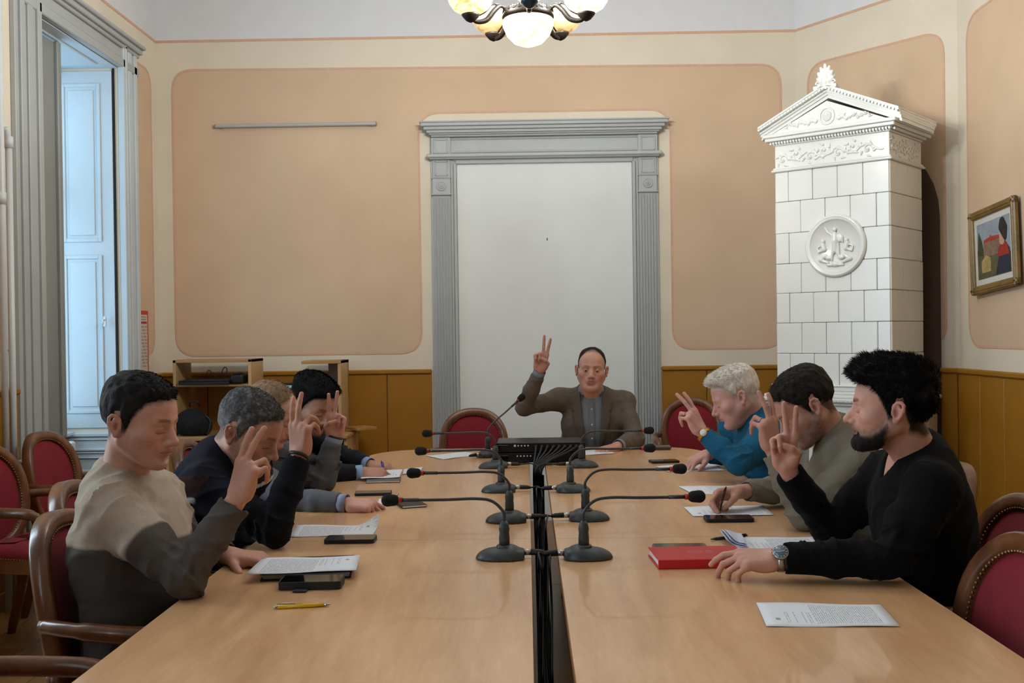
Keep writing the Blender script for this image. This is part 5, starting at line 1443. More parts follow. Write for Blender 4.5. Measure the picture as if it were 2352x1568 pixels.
def neck_ring(N, ax, fwd, r, rows, open_front=0.0, n=40, sy=1.0):
    """collar: rows of (radius offset, height); open_front: half angle left open"""
    ax = unit(ax); f = unit(fwd - ax * (fwd @ ax)); s = np.cross(f, ax); vs = []
    angs = np.linspace(open_front, 2 * PI - open_front, n)
    for dr, h in rows:
        for a in angs:
            k = math.cos(a); hh = h(k) if callable(h) else h; rr = (r + dr) * (1 + .08 * k); vs.append(N + f * math.cos(a) * rr * sy + s * math.sin(a) * rr + ax * hh)
    fs = []
    for j in range(len(rows) - 1):
        for i in range(n - 1): fs.append((j * n + i, j * n + i + 1, (j + 1) * n + i + 1, (j + 1) * n + i))
    return np.array(vs), np.array(fs)[:, ::-1]

def build_head(h, N, skin):
    UP = np.array([0, 0, 1.0]); parts = []; out = []
    hc = np.array(h['c'], float); hs = h.get('s', 1.03); hy = math.radians(h['face']); HF = np.array([math.cos(hy), math.sin(hy), 0]); HR = np.array([math.sin(hy), -math.cos(hy), 0])
    B = np.stack([HR, HF, UP], 1) @ rotx(-math.radians(h.get('pitch', 0))) @ roty(math.radians(h.get('roll', 0)))
    tow = lambda p: (p * hs) @ B.T + hc
    nl = (B.T @ (N - UP * .03 - hc)) / hs
    fat = h.get('fat', 0.0); hsd = head_sdf(nl, fat, h.get('nose', 1.0), h.get('eyes', 'down'), h.get('neck_r', .058))
    lo, hi = hsd.bounds()
    v, q = surface(hsd, .0025, np.maximum(lo, -.26), np.minimum(hi, .2)); v = relax(v, q, 1, .3)
    x, y, z = np.abs(v[:, 0]), v[:, 1], v[:, 2]; c = np.tile(skin, (len(v), 1))
    c = c * (1 + .05 * vnoise(v * 40, 3) + .04 * vnoise(v * 110, 6))[:, None]
    red = .55 * np.exp(-((x - .042) / .022) ** 2 - ((z + .034) / .02) ** 2) * (y > .03) + .6 * np.exp(-(x / .015) ** 2 - ((z + .038) / .014) ** 2) * (y > .09) + .5 * (x > .0745) * (z < .04) * (z > -.06)
    c = c * (1 - np.clip(red, 0, 1)[:, None] * np.array([.03, .20, .18]))
    soc = np.exp(-((x - .031) / .020) ** 2 - ((z + .004) / .012) ** 2) * (y > .05); c = c * (1 - soc[:, None] * np.array([.08, .13, .12]))
    st = h.get('stubble', .12); scol = L3(h.get('stubble_col', (70, 62, 58)))
    bl = np.where(x < .022, -.046, lerp_tab([(-.02, .0), (.01, -.018), (.03, -.036), (.055, -.052), (.078, -.054), (.1, -.046)], y))
    k = st * sstep(.006, -.016, z - bl) * sstep(-.012, .012, y - lerp_tab([(-.14, .03), (-.10, .0), (-.03, -.006), (.05, .0)], z)) * sstep(-.150, -.115, z) * (.85 + .3 * vnoise(v * 170, 2)); c = c * (1 - np.clip(k, 0, 1)[:, None]) + scol * np.clip(k, 0, 1)[:, None]
    lipm = sstep(1.15, .85, (x / .0235) ** 2 + ((z + .067) / .0098) ** 2) * (y > .084); c = c * (1 - lipm[:, None] * (1 - np.array([.90, .70, .68])))
    mo = np.exp(-((z + .0672) / .0016) ** 2) * (x < .021) * (y > .085); c = c * (1 - .6 * mo[:, None])
    nos = np.exp(-((x - .0068) / .0032) ** 2 - ((z + .0475) / .0026) ** 2) * (y > .096); c = c * (1 - .5 * nos[:, None])  # nostril shade painted into the skin colour, no hole is cut
    bz = .0150 + .0050 * np.sin(np.clip((x - .008) / .044, 0, 1) * PI * .8)
    br = sstep(.0062, .0032, np.abs(z - bz)) * sstep(.008, .014, x) * sstep(.053, .040, x) * (y > .055); bc = L3(h.get('brow', h['hair'].get('col', (40, 34, 30)))); br = br * h.get('brow_w', .7) * (.8 + .35 * vnoise(v * np.array([60, 60, 200]), 7)); br = np.clip(br, 0, 1); c = c * (1 - br[:, None]) + bc * br[:, None]
    lw = sstep(.0170, .0125, np.abs(x - .0315)) * (y > .062)
    if h.get('eyes', 'down') == 'down':
        zl = -.0128 - .0030 * (1 - ((x - .0315) / .017) ** 2)
        ln = np.exp(-((z - zl) / .0016) ** 2) * lw; c = c * (1 - .80 * ln[:, None])
        cre = np.exp(-((z - .0030) / .0014) ** 2) * lw; c = c * (1 - .32 * cre[:, None])
    else:
        cre = np.exp(-((z - .0035) / .0014) ** 2) * lw; c = c * (1 - .38 * cre[:, None])
    hcfg = h['hair']; hcol = L3(hcfg.get('col', (30, 26, 24)))
    a_ = np.arctan2(x, y + .01); mm = z - lerp_tab(hcfg.get('line', HAIRLINE), a_)
    und = hcfg.get('under', .8) * sstep(-.012, .010, mm + .004 * vnoise(v * 120, 4)) * ((x < .0735) | (z > .03)) * (z > -.11); c = c * (1 - und[:, None]) + (hcol * .9) * und[:, None]
    parts.append((tow(v), q, c))
    if h.get('eyes') == 'open':
        for sx in (-1, 1):
            n_ = 22; m_ = 24; vs = []; fs = []; ec = np.array([sx * .0315, .0785, -.0062]); cc = []
            for j in range(n_ + 1):
                th = PI * j / n_
                for i in range(m_):
                    ph = 2 * PI * i / m_; d = np.array([math.sin(th) * math.cos(ph), math.cos(th), math.sin(th) * math.sin(ph)]); vs.append(ec + d * .0120)
                    cc.append(L3((14, 10, 8)) if th < .22 else (L3((58, 42, 32)) if th < .50 else L3((190, 178, 168))))
            for j in range(n_):
                for i in range(m_): fs.append((j * m_ + i, j * m_ + (i + 1) % m_, (j + 1) * m_ + (i + 1) % m_, (j + 1) * m_ + i))
            parts.append((tow(np.array(vs)), np.array(fs), np.array(cc)))
            # lids: two shells over the ball leaving a slit
            for zz, sg in ((.0026, 1), (-.0050, -1)):
                vs = []; fs = []; cc = []; A = 15; Bn = 7
                for j in range(Bn):
                    for i in range(A):
                        u = -1.15 + 2.3 * i / (A - 1); edge = zz * (1 - .55 * u * u); e0 = math.asin(max(-.95, min(.95, edge / .0128))); e1 = e0 + sg * 1.0; el = e0 + (e1 - e0) * j / (Bn - 1)
                        az = u * .95; d = np.array([math.sin(az) * math.cos(el), math.cos(az) * math.cos(el), math.sin(el)]); vs.append(ec + d * (.0128 - .0012 * (j / (Bn - 1)))); cc.append(skin * (.55 if j == 0 and sg > 0 else (.80 if j < 2 else .90)))
                for j in range(Bn - 1):
                    for i in range(A - 1):
                        f_ = (j * A + i, j * A + i + 1, (j + 1) * A + i + 1, (j + 1) * A + i); fs.append(f_ if sg < 0 else f_[::-1])
                parts.append((tow(np.array(vs)), np.array(fs), np.array(cc)))
    sk = skull(fat)
    hv, hq = surface(hair_sdf(sk, hcfg), .0034); hv = relax(hv, hq, 1, .4); hn = vnormals(hv, hq)
    hv = hv + hn * (vnoise(hv * np.array([160, 60, 60]), 2) * hcfg.get('rough', .0016) + vnoise(hv * 45, 4) * hcfg.get('clump', .0015))[:, None]
    base = np.tile(hcol, (len(hv), 1))
    if 'col_side' in hcfg:
        w = sstep(.055, .005, hv[:, 2])[:, None]; base = base * (1 - w) + L3(hcfg['col_side']) * w
    if 'grey' in hcfg:
        gk = sstep(-.2, .9, vnoise(hv * 190, 9) + .4 * vnoise(hv * 60, 12))[:, None] * hcfg['grey']; base = base * (1 - gk) + L3((168, 166, 164)) * gk
    comb = hcfg.get('comb', lambda b, n: n * .35 + np.array([0, .6, .1]))
    sv, sq, sc = strands(hv, hq, int(hcfg.get('n', 3500) * 2.2), hcfg.get('len', .012) * .9, .00055, comb, 5, base, hcfg.get('jit', .6) * .6)
    # keep strands off the face: their tips must stay above the hairline
    tips = sv[3::4]; roots = sv[0::4]; ta = np.arctan2(np.abs(tips[:, 0]), tips[:, 1] + .01); okk = (tips[:, 2] - lerp_tab(hcfg.get('line', HAIRLINE), ta) > -.008) & (sk(roots) > -.002)
    sq = sq[okk]
    V, Q, K = blob_mesh([(hv, hq, base), (sv, sq, sc)]); out.append(('hair', tow(V), Q, K))
    if 'beard' in h:
        b = h['beard']; bs = beard_sdf(sk, b); bv, bq = surface(bs, .0030); bv = relax(bv, bq, 1, .4); bn = vnormals(bv, bq)
        d_ = sk(bv); wgt = sstep(-.001, b.get('th', .008) * .7, d_)[:, None]; bv = bv + bn * (vnoise(bv * 130, 3) * .0014)[:, None]; bc_ = L3(b['col']); ec_ = skin * .45 + L3(h.get('stubble_col', (70, 62, 58))) * .55
        bcol = ec_ * (1 - wgt) + bc_ * wgt
        sv, sq, sc = strands(bv, bq, b.get('n', 2500), b.get('len', .007), .0006, lambda bb, n: n * .45 + np.array([0, .05, -.7]), 6, bcol)
        V, Q, K = blob_mesh([(bv, bq, bcol), (sv, sq, sc)]); out.append(('beard', tow(V), Q, K))
    return parts, out, tow, B

def person(label, cfg):
    g = cfg; psi = math.radians(g['face']); F = np.array([math.cos(psi), math.sin(psi), 0]); Rt = np.array([math.sin(psi), -math.cos(psi), 0]); UP = np.array([0, 0, 1.0])
    pel, N = np.array(g['pelvis'], float), np.array(g['neck'], float)
    T = thing('person', label, 'person', (pel[0], pel[1], 0), 0, 'people seated at the conference tables')
    skin = L3(g['skin']); wide = g.get('wide', 1.0)
    spine = unit(N - pel); fw = unit(F - spine * (F @ spine))
    # --- torso and sleeves
    def torso(off, sleeves=True, arms=True):
        s = SDF(); Msq = np.eye(3) + (1 / .70 - 1) * np.outer(fw, fw)
        ch = pel + (N - pel) * .62 + fw * g.get('chest', .01); up = pel + (N - pel) * .86
        s.cone(pel, ch, .165 * wide + off, .172 * wide + off, 0, M=Msq)
        if g.get('belly'): s.ell(pel + (N - pel) * .34 + fw * .06, (.15 + off, .13 + off, .15 + off), .06)
        s.cone(ch, up, .168 * wide + off, .115 * wide + off, .05, M=Msq)
        s.cone(up, N, .085 + off, .058 + off, .05)
        for sd in ('R', 'L'):
            S, E, W = (np.array(x, float) for x in g[sd][:3]); sg = 1 if sd == 'R' else -1
            s.cone(N - UP * .035 + Rt * sg * .04, S + UP * .006, .058 + off, .056 + off, .045)
            if arms:
                s.cone(S, S + (E - S) * .5, .066 * g.get('arm', 1) + off, .058 * g.get('arm', 1) + off, .045); s.cone(S + (E - S) * .5, E, .058 * g.get('arm', 1) + off, .050 + off, .02)
                if sleeves:
                    cuff = W + (E - W) * g.get('cuff', .10); s.cone(E, E + (cuff - E) * .5, .050 + off, .047 + off, .022)
                    s.ccone(E + (cuff - E) * .5, cuff, .047 + off, .040 + off, .018)
                else: s.cone(E, W, .040 + off, .028 + off, .02)
        return s
    ts = torso(0.0)
    def fold(v, nr, amp):
        d = .35 * vnoise(v * np.array([7, 7, 5]), 3) + .25 * vnoise(v * 16, 5)
        d = d - .9 * np.abs(vnoise(v * np.array([9, 9, 13]) + vnoise(v * 5, 8)[:, None] * 1.5, 11)) - .45 * np.abs(vnoise(v * np.array([16, 16, 24]) + vnoise(v * 8, 18)[:, None] * 1.5, 14)) + .4
        w = np.ones(len(v)) * .8
        for sd in ('R', 'L'):
            S, E, W = (np.array(x, float) for x in g[sd][:3])
            for a, b, e in ((S, E, 1.0), (E, W, 0.0)):
                ab = b - a; L = np.linalg.norm(ab); t = (v - a) @ ab / (L * L); near = (np.linalg.norm(v - a - np.clip(t, 0, 1)[:, None] * ab, axis=1) < .085) & (t > -.1) & (t < 1.1)
                k = np.exp(-(((t - e) * L) / .080) ** 2) * near; dv = v - a - t[:, None] * ab; sw = dv @ np.array([.6, .5, .62]); ph = t * L * 62 + sw * 28 + 2.6 * vnoise(v * 9, 21)
                rg = (1 - np.abs(np.sin(ph))) ** 2 - .35; msk = np.clip(.55 + .9 * vnoise(v * 11, 27), 0, 1)
                d = d + k * 1.5 * rg * msk; ph2 = t * L * 40 - sw * 30 + 4 * vnoise(v * 6, 31); d = d + near * .95 * ((1 - np.abs(np.sin(ph2))) ** 3 - .2) * (1 - k) * np.clip(.3 + vnoise(v * 8, 37), 0, 1)
        return v + nr * (d * w * amp)[:, None]
    hz = g.get('vox', .0068)
    # cut the garment
    gs = torso(0.0)
    for cut in g.get('cuts', []): cut(gs, N, F, Rt, UP, fw)
    for sd in ('R', 'L'):      # open cuffs
        S, E, W = (np.array(x, float) for x in g[sd][:3]); cuff = W + (E - W) * g.get('cuff', .10); dd = unit(cuff - E); gs.ccone(cuff - dd * .014, cuff + dd * .02, .0300, .0305, .003, 'sub')
    v, q = surface(gs, hz); v = relax(v, q, 2, .5); nr = vnormals(v, q); v = fold(v, nr, g.get('fold', .006))
    col = g['cloth'](v, dict(N=N, F=F, Rt=Rt, pel=pel, fw=fw, spine=spine, R=g['R'], L=g['L']))
    wchild(g['garment'], v, q, g['cmat'], T, col)
    # --- body: torso under the clothes, head, hands
    parts = []
    bs = torso(-.012, arms=False); v, q = surface(bs, .013); parts.append((v, q, np.tile(skin * .96, (len(v), 1))))
    hp_, hair_, tow, B = build_head(g['head'], N, skin); parts += hp_
    hands = {}
    for sd in ('R', 'L'):
        S, E, W, f, n, pose = g[sd][:6]
        vw, q, cl, HB, tips = make_hand(sd, np.array(W, float), f, n, E, pose, skin, size=g.get('hand', 1.0)); parts.append((vw, q, cl)); hands[sd] = (HB, np.array(W, float), tips, np.array(E, float))
    v, q, c = blob_mesh(parts); wchild('body', v, q, M_skin, T, c)
    for nm_, V_, Q_, K_ in hair_: wchild(nm_, V_, Q_, M_hair, T, K_)
    # --- legs
    s = SDF()
    for sg in (-1, 1):
        hp = pel + Rt * sg * .085 + F * .02; hp[2] = .585; kn = hp + F * .41 + Rt * sg * .05; kn[2] = .555; an = kn + F * g.get('foot', -.03); an[2] = .10
        s.cone(hp, kn, .080, .064, .03); s.cone(kn, an, .060, .047, .02)
        sh = SDF(); sh.cone(an + F * -.03 + np.array([0, 0, -.058]), an + F * .15 + np.array([0, 0, -.064]), .040, .034, 0, M=np.eye(3)); sh.cone(an, an + np.array([0, 0, -.05]), .045, .040, .02); sh.plane(np.array([0, 0, .002]), (0, 0, -1), .004)
        v, q = surface(sh, .011); wchild('shoe', v, q, M_shoe, T)
    s.ell(pel + np.array([0, 0, -.02]), (.165, .165, .11), .05)
    v, q = surface(s, .014); wchild('trousers', v, q, M_trs, T)
    return T, dict(ts=ts, N=N, F=F, Rt=Rt, UP=UP, pel=pel, spine=spine, fw=fw, hands=hands, torso=torso, tow=tow, B=B)

def band_on_arm(T, name, m, W, E, at, r, w, sq=.85, thick=.0025, n=None, col=None):
    """strap round a wrist at distance 'at' from the wrist towards the elbow"""
    ax = unit(np.array(E) - W); c = W + ax * at; a = unit(np.cross(ax, [0, 0, 1.0]) if n is None else np.array(n) - ax * (np.array(n) @ ax)); b = np.cross(ax, a); vs, fs = [], []; K = 28
    for (rr, hh) in ((r, -w / 2), (r + thick, -w / 2), (r + thick, w / 2), (r, w / 2)):
        for i in range(K):
            t = 2 * PI * i / K; vs.append(c + ax * hh + (a * math.cos(t) * sq + b * math.sin(t)) * rr)
    for j in range(4):
        for i in range(K): fs.append((j * K + i, j * K + (i + 1) % K, ((j + 1) % 4) * K + (i + 1) % K, ((j + 1) % 4) * K + i))
    o = wchild(name, np.array(vs), np.array(fs), m, T); return o, c, a, b, ax
def finger_ring(T, m, HB, W, fi, frac, pose, size=1.0):
    x, z, L, r = FING[fi]; bends, splay, _ = POSES[pose]; th = math.radians(bends[fi][0]); a = math.radians(splay[fi]); d = unit([math.sin(a) * math.cos(th * .6), math.sin(th), math.cos(th) * math.cos(a)])
    p = np.array([x, -.001, z]) + d * L[0] * frac; s = unit(np.cross(d, [1, 0, 0])); u = np.cross(d, s); pts = [p + (s * math.cos(t) + u * math.sin(t)) * (r + .0006) for t in np.linspace(0, 2 * PI, 21)]
    m_ = MB().tube([HB @ q + W for q in pts], .0016, 6); wbuild(m_, 'finger_ring', m, T)
A3 = lambda *a: np.array(a, float)
def flat(c, var=.0):
    c = L3(c)
    return lambda v, k: np.tile(c, (len(v), 1)) * (1 + var * vnoise(v * 60, 3))[:, None]
def on_arm(v, k, rad=.080):
    m = np.zeros(len(v), bool); tt = np.zeros(len(v))
    for sd in ('R', 'L'):
        S, E, W = (np.array(x, float) for x in k[sd][:3])
        for i, (a, b) in enumerate(((S, E), (E, W))):
            ab = b - a; t = (v - a) @ ab / (ab @ ab); d = np.linalg.norm(v - a - np.clip(t, 0, 1)[:, None] * ab, axis=1); ok = (d < rad) & (t > (.12 if i == 0 else -.2)); m |= ok; tt = np.where(ok, i + np.clip(t, 0, 1), tt)
    return m, tt
def wedge(wtab, vmax, wmin=0.0):
    def cut(s, N, F, Rt, UP, fw):
        sp = np.cross(Rt, fw); sp = sp if sp[2] > 0 else -sp
        def fn(p):
            q = p - N; u = np.abs(q @ Rt); v = -(q @ sp); w = q @ fw
            return np.maximum.reduce([u - lerp_tab(wtab, v), -(w - wmin), w - .25, v - vmax, -.12 - v])
        s._add(fn, N - .5, N + .5, .003, 'sub')
    return cut
JW = [(-.10, .075), (0, .070), (.06, .060), (.30, .014), (.36, .002)]
def jacket_extras(T, k, colj, shirt_col, lapel=True, collar=True, cuff_col=None, tie=None):
    N, F, Rt, fw = k['N'], k['F'], k['Rt'], k['fw']; sp = np.cross(Rt, fw); sp = sp if sp[2] > 0 else -sp
    sh = k['torso'](-.007, arms=False); v, q = surface(sh, .0075); v = relax(v, q, 1, .5); nr = vnormals(v, q); v = v + nr * (vnoise(v * np.array([22, 22, 9]), 7) * .0022)[:, None]
    wchild('shirt', v, q, M_cot, T, np.tile(L3(shirt_col), (len(v), 1)))
    if lapel:
        for sg in (-1, 1):
            def pf(a, b, sg=sg):
                vv = -.02 + b * .33; w = lerp_tab(JW, vv); lw = lerp_tab([(-.02, .018), (.05, .045), (.075, .062), (.085, .040), (.10, .058), (.20, .038), (.31, .004)], vv); return sg * (w - .006 + a * lw), -vv
            v, q = patch(pf, 7, 26, k['ts'], N, Rt, sp, -fw, .010, .006)
            wchild('lapel', v, q, M_wool, T, np.tile(L3(colj) * .86, (len(v), 1)))
        v, q = neck_ring(N + sp * .0, sp + fw * .15, fw, .074, [(.004, lambda c: -.020), (.002, lambda c: .022 - .012 * c), (.010, lambda c: .024 - .012 * c), (.020, lambda c: -.012 - .010 * c)], .55); wchild('jacket_collar', v, q, M_wool, T, np.tile(L3(colj) * .95, (len(v), 1)))
    if collar:
        v, q = neck_ring(N + sp * .004, sp + fw * .12, fw, .064, [(-.004, lambda c: -.012 - .012 * (c > .6)), (-.002, lambda c: .036 - .020 * max(c, 0)), (.004, lambda c: .037 - .020 * max(c, 0)), (.014, lambda c: -.004 - .030 * max(c, 0) ** 3)], .22); wchild('shirt_collar', v, q, M_cot, T, np.tile(L3(shirt_col) * 1.25, (len(v), 1)))
    if cuff_col:
        mc_ = mat('shirt_cuff_%d_%d_%d' % cuff_col, srgb(*cuff_col), .8)
        for sd in ('R', 'L'):
            HB, W, tips, E = k['hands'][sd]; band_on_arm(T, 'shirt_cuff', mc_, W, E, .014, .0335, .034, .95, .003)
SK = dict(light=(202, 150, 126), pink=(206, 150, 130), tan=(188, 138, 112), red=(198, 136, 114))

# --- two-tone sweater
def two_tone(v, k):
    m, t = on_arm(v, k); tan, dk = L3((190, 174, 156)), L3((90, 84, 80)); w = np.where(m, sstep(.50, .46, t), sstep(.858, .867, v[:, 2]))[:, None]
    return (tan * w + dk * (1 - w)) * (1 + .05 * vnoise(v * 50, 3))[:, None]
hl_full = [(0, .070), (.45, .066), (.75, .058), (1.0, .034), (1.2, .004), (1.34, -.030), (1.50, -.026), (1.62, .022), (1.85, .018), (2.0, -.022), (2.3, -.060), (3.15, -.074)]
NL1 = P(283, 1096, 2.85)
T1, K1 = person('man in a two-tone beige and charcoal sweater raising two fingers, eyes lowered', dict(face=-12, pelvis=(-1.10, 2.88, .60), neck=NL1, skin=(206, 154, 134), wide=1.10, arm=1.06,
    R=(P(258, 1172, 2.70), P(428, 1326, 2.60), P(545, 1146, 2.68), (.30, .05, .95), (.55, .82, 0), 'vote_back'),
    L=(NL1 + A3(.03, .19, -.085), P(440, 1262, 3.12), P(528, 1276, 2.96), (1, -.10, -.10), (0, .08, -1), 'flat'),
    garment='sweater', cmat=M_knit, cloth=two_tone, fold=.014, vox=.006, cuff=.07, belly=True,
    head=dict(c=P(322, 964, 2.79), face=-14, pitch=12, s=1.0, fat=.02, nose=1.0, stubble=.16, neck_r=.062, brow=(52, 42, 36), hair=dict(col=(34, 31, 30), line=hl_full, top=.017, side=.0075, under=.85, front=.01, rough=.0028, clump=.0025, n=6000, len=.009, jit=.4, comb=lambda b, n: n * .16 + A3(0, .75, .05)))))
m = MB()
ringp = neck_ring(NL1 + A3(.012, -.004, -.004), unit(K1['spine'] + K1['fw'] * .55), K1['fw'], .071, [(0, 0.0)], 0, 33)[0] if False else None
def crew(T, k, col, r=.070, dz=-.004, tilt=.42, rt=.0095, fwd=.010):
    ax = unit(np.array([0, 0, 1.0]) + k['fw'] * tilt); N = k['N'] + k['fw'] * fwd + np.array([0, 0, dz]); f = unit(k['fw'] - ax * (k['fw'] @ ax)); s = np.cross(f, ax)
    pts = [N + (f * math.cos(a) + s * math.sin(a)) * r for a in np.linspace(0, 2 * PI, 41)]
    m = MB().tube(pts, rt, 8, caps=False); L = np.array(T.location); v = np.array(m.v); 
    o = wchild('neckband', v, np.array(m.f), M_knit, T, np.tile(L3(col), (len(v), 1)))
crew(T1, K1, (172, 157, 140))

# --- striped navy pullover
def striped(v, k):
    m, t = on_arm(v, k); base = L3((24, 26, 36)); c = np.tile(base, (len(v), 1)); N = np.array(k['N']); u = (v - N) @ k['Rt'] - .04; z = v[:, 2] - .34 * np.abs(u)
    br = ~m & (z > .835) & (z < .905); wh = ~m & (z > .818) & (z <= .835); lo = ~m & (z <= .818); c[br] = L3((52, 34, 32)); c[wh] = L3((190, 190, 192)); c[lo] = L3((20, 21, 26))
    c[m & (t > .4)] = L3((20, 21, 26)); return c
NL2 = P(506, 1046, 3.46)
T2, K2 = person('grey-haired man in a navy pullover with brown and white chest stripes, hand raised', dict(face=-6, pelvis=(-1.20, 3.48, .60), neck=NL2, skin=(196, 144, 122), wide=1.06, arm=1.08,
    R=(P(462, 1122, 3.28), P(628, 1216, 3.20), P(688, 1046, 3.32), (.02, .05, 1), (.42, .9, 0), 'vote_loose'),
    L=(NL2 + A3(.05, .19, -.09), A3(-1.10, 3.72, .74), A3(-.95, 3.52, .665), (.9, -.4, -.1), (0, 0, -1), 'rest'),
    garment='pullover', cmat=M_knit, cloth=striped, fold=.009, cuff=.05, hand=1.02,
    head=dict(c=P(572, 988, 3.42), face=-12, pitch=27, s=1.06, fat=.05, stubble=.22, stubble_col=(110, 104, 100), neck_r=.064, brow=(70, 62, 58), hair=dict(col=(66, 64, 64), col_side=(112, 108, 106), grey=.35, line=hl_full, top=.014, side=.0065, under=.7, n=6500, len=.007, rough=.0025, clump=.0025, jit=.8, comb=lambda b, n: n * .35 + A3(0, .55, .1)))))
v, q = neck_ring(NL2 + A3(.004, 0, -.006), K2['spine'] + K2['fw'] * .25, K2['fw'], .073, [(.010, -.03), (.004, .034), (-.004, .036), (-.008, .0)], .25); wchild('zip_collar', v, q, M_knit, T2, np.tile(L3((26, 28, 36)), (len(v), 1)))
HB, W, tips, E = K2['hands']['R']; band_on_arm(T2, 'bracelet', M_blk, W, E, .004, .0325, .010, .9, .004)

# --- grey suit
NL3 = P(556, 992, 4.26)
T3, K3 = person('man in a grey suit with thinning fair hair, face behind the raised hands', dict(face=-2, pelvis=(-1.25, 4.24, .60), neck=NL3, skin=(212, 160, 144),
    R=(P(566, 1070, 4.06), P(664, 1150, 3.92), P(796, 1157, 3.86), (1, -.06, -.08), (.05, .30, -.95), 'grip'),
    L=(NL3 + A3(.06, .19, -.08), P(738, 1106, 4.34), P(768, 1006, 4.34), (.12, .0, .99), (.10, -1, .05), 'vote'),
    garment='suit_jacket', cmat=M_wool, cloth=flat((96, 98, 104), .04), fold=.009, vox=.0072, cuff=.10, cuts=[wedge(JW, .36)],
    head=dict(c=P(622, 948, 4.22), face=-6, pitch=26, s=1.05, stubble=.08, brow=(150, 120, 96), brow_w=.5, hair=dict(col=(138, 112, 86), col_side=(150, 136, 122), line=[(0, .096), (.4, .088), (.75, .066), (1.0, .040), (1.22, .0), (1.34, -.025), (1.5, -.022), (1.62, .022), (1.85, .018), (2.0, -.02), (2.3, -.058), (3.15, -.07)], top=.008, side=.005, under=.55, n=3500, len=.010))))
jacket_extras(T3, K3, (96, 98, 104), (150, 160, 182), cuff_col=(140, 150, 178))
HB, W, tips, E = K3['hands']['L']; band_on_arm(T3, 'watch_strap', M_blk, W, E, -.002, .0315, .018, .9, .0035)

# --- navy suit
NL4 = P(652, 968, 4.96)
T4, K4 = person('black-haired man in a navy suit writing with a blue pen, head bowed', dict(face=-8, pelvis=(-1.27, 4.92, .60), neck=NL4, skin=(190, 140, 118),
    R=(P(668, 1035, 4.76), P(722, 1090, 4.66), P(830, 1086, 4.72), (1, .05, -.10), (.1, .55, -.83), 'write'),
    L=(NL4 + A3(.07, .18, -.07), P(782, 1048, 5.14), P(850, 1068, 5.0), (.96, -.25, -.06), (0, .1, -1), 'rest'),
    garment='suit_jacket', cmat=M_wool, cloth=flat((30, 32, 40), .04), fold=.009, vox=.0075, cuff=.12, cuts=[wedge(JW, .36)],
    head=dict(c=P(716, 928, 4.86), face=-30, pitch=26, s=1.05, stubble=.60, stubble_col=(54, 46, 44), hair=dict(col=(17, 16, 18), line=hl_full, top=.030, side=.010, quiff=.006, under=.9, n=5000, len=.014, clump=.003, comb=lambda b, n: n * .45 + A3(.1, .6, .1)))))
jacket_extras(T4, K4, (30, 32, 40), (168, 188, 220), cuff_col=(150, 178, 218))
HB, W, tips, E = K4['hands']['R']; tp = HB @ A3(.030, .058, .100) + W
pen('blue pen held by the black-haired man in the navy suit', tp + A3(.012, 0, -.045), tp + A3(-.012, .01, .085), mat('blue_plastic', srgb(34, 44, 150), .3), .004, tip=M_silv, clip=mat('blue_plastic', srgb(34, 44, 150), .3))

# --- black V-neck
NR1 = P(2112, 1040, 2.94)
def spiky(b, n): return n * .45 + np.stack([b[:, 0] * 0, np.full(len(b), .45), sstep(.02, .1, b[:, 2]) * .5 - .35], 1)
T5, K5 = person('bearded young man in a black V-neck sweater, two fingers up and a steel watch', dict(face=178, pelvis=(1.14, 2.96, .60), neck=NR1, skin=(206, 154, 134), wide=1.05, arm=1.05,
    R=(NR1 + A3(-.03, .19, -.085), P(1908, 1222, 3.15), P(1805, 1076, 3.08), (-.06, -.02, 1), (-.22, -.97, 0), 'vote'),
    L=(P(2140, 1128, 2.75), P(2046, 1284, 2.68), P(1786, 1283, 2.72), (-1, .05, -.02), (.05, .38, -.92), 'drape'),
    garment='sweater', cmat=M_knit, cloth=flat((13, 13, 14), .05), fold=.012, vox=.006, cuff=.06, cuts=[wedge([(-.1, .064), (-.01, .058), (.055, .004)], .06, .02)],
    head=dict(c=P(2048, 932, 2.87), face=160, pitch=1, s=1.01, nose=1.08, stubble=.62, stubble_col=(48, 40, 38), brow=(20, 18, 18), brow_w=.95, hair=dict(col=(15, 14, 15), line=[(0, .064), (.45, .062), (.75, .058), (1.0, .040), (1.16, .008), (1.30, -.030), (1.50, -.030), (1.62, .022), (1.85, .016), (2.0, -.025), (2.3, -.066), (3.15, -.082)], top=.026, side=.008, quiff=.018, under=.95, n=8000, len=.016, rough=.003, clump=.005, jit=.8, comb=spiky), beard=dict(col=(24, 20, 20), th=.0070, chin=.004, n=6000, len=.005))))
v, q = patch(lambda a, b: ((2 * a - 1) * .060, .02 - .10 * (1 - abs(2 * a - 1)) * b), 17, 3, K5['ts'], NR1, K5['Rt'], A3(0, 0, 1), -K5['fw'], .002) if False else (None, None)
M_steel = mat('brushed_steel', srgb(176, 170, 164), .28, .9); M_dial = mat('blue_grey_dial', srgb(92, 116, 128), .2); M_gold = mat('gold_metal', srgb(196, 150, 60), .28, .9); M_wh = mat('watch_white', srgb(230, 230, 226), .4)
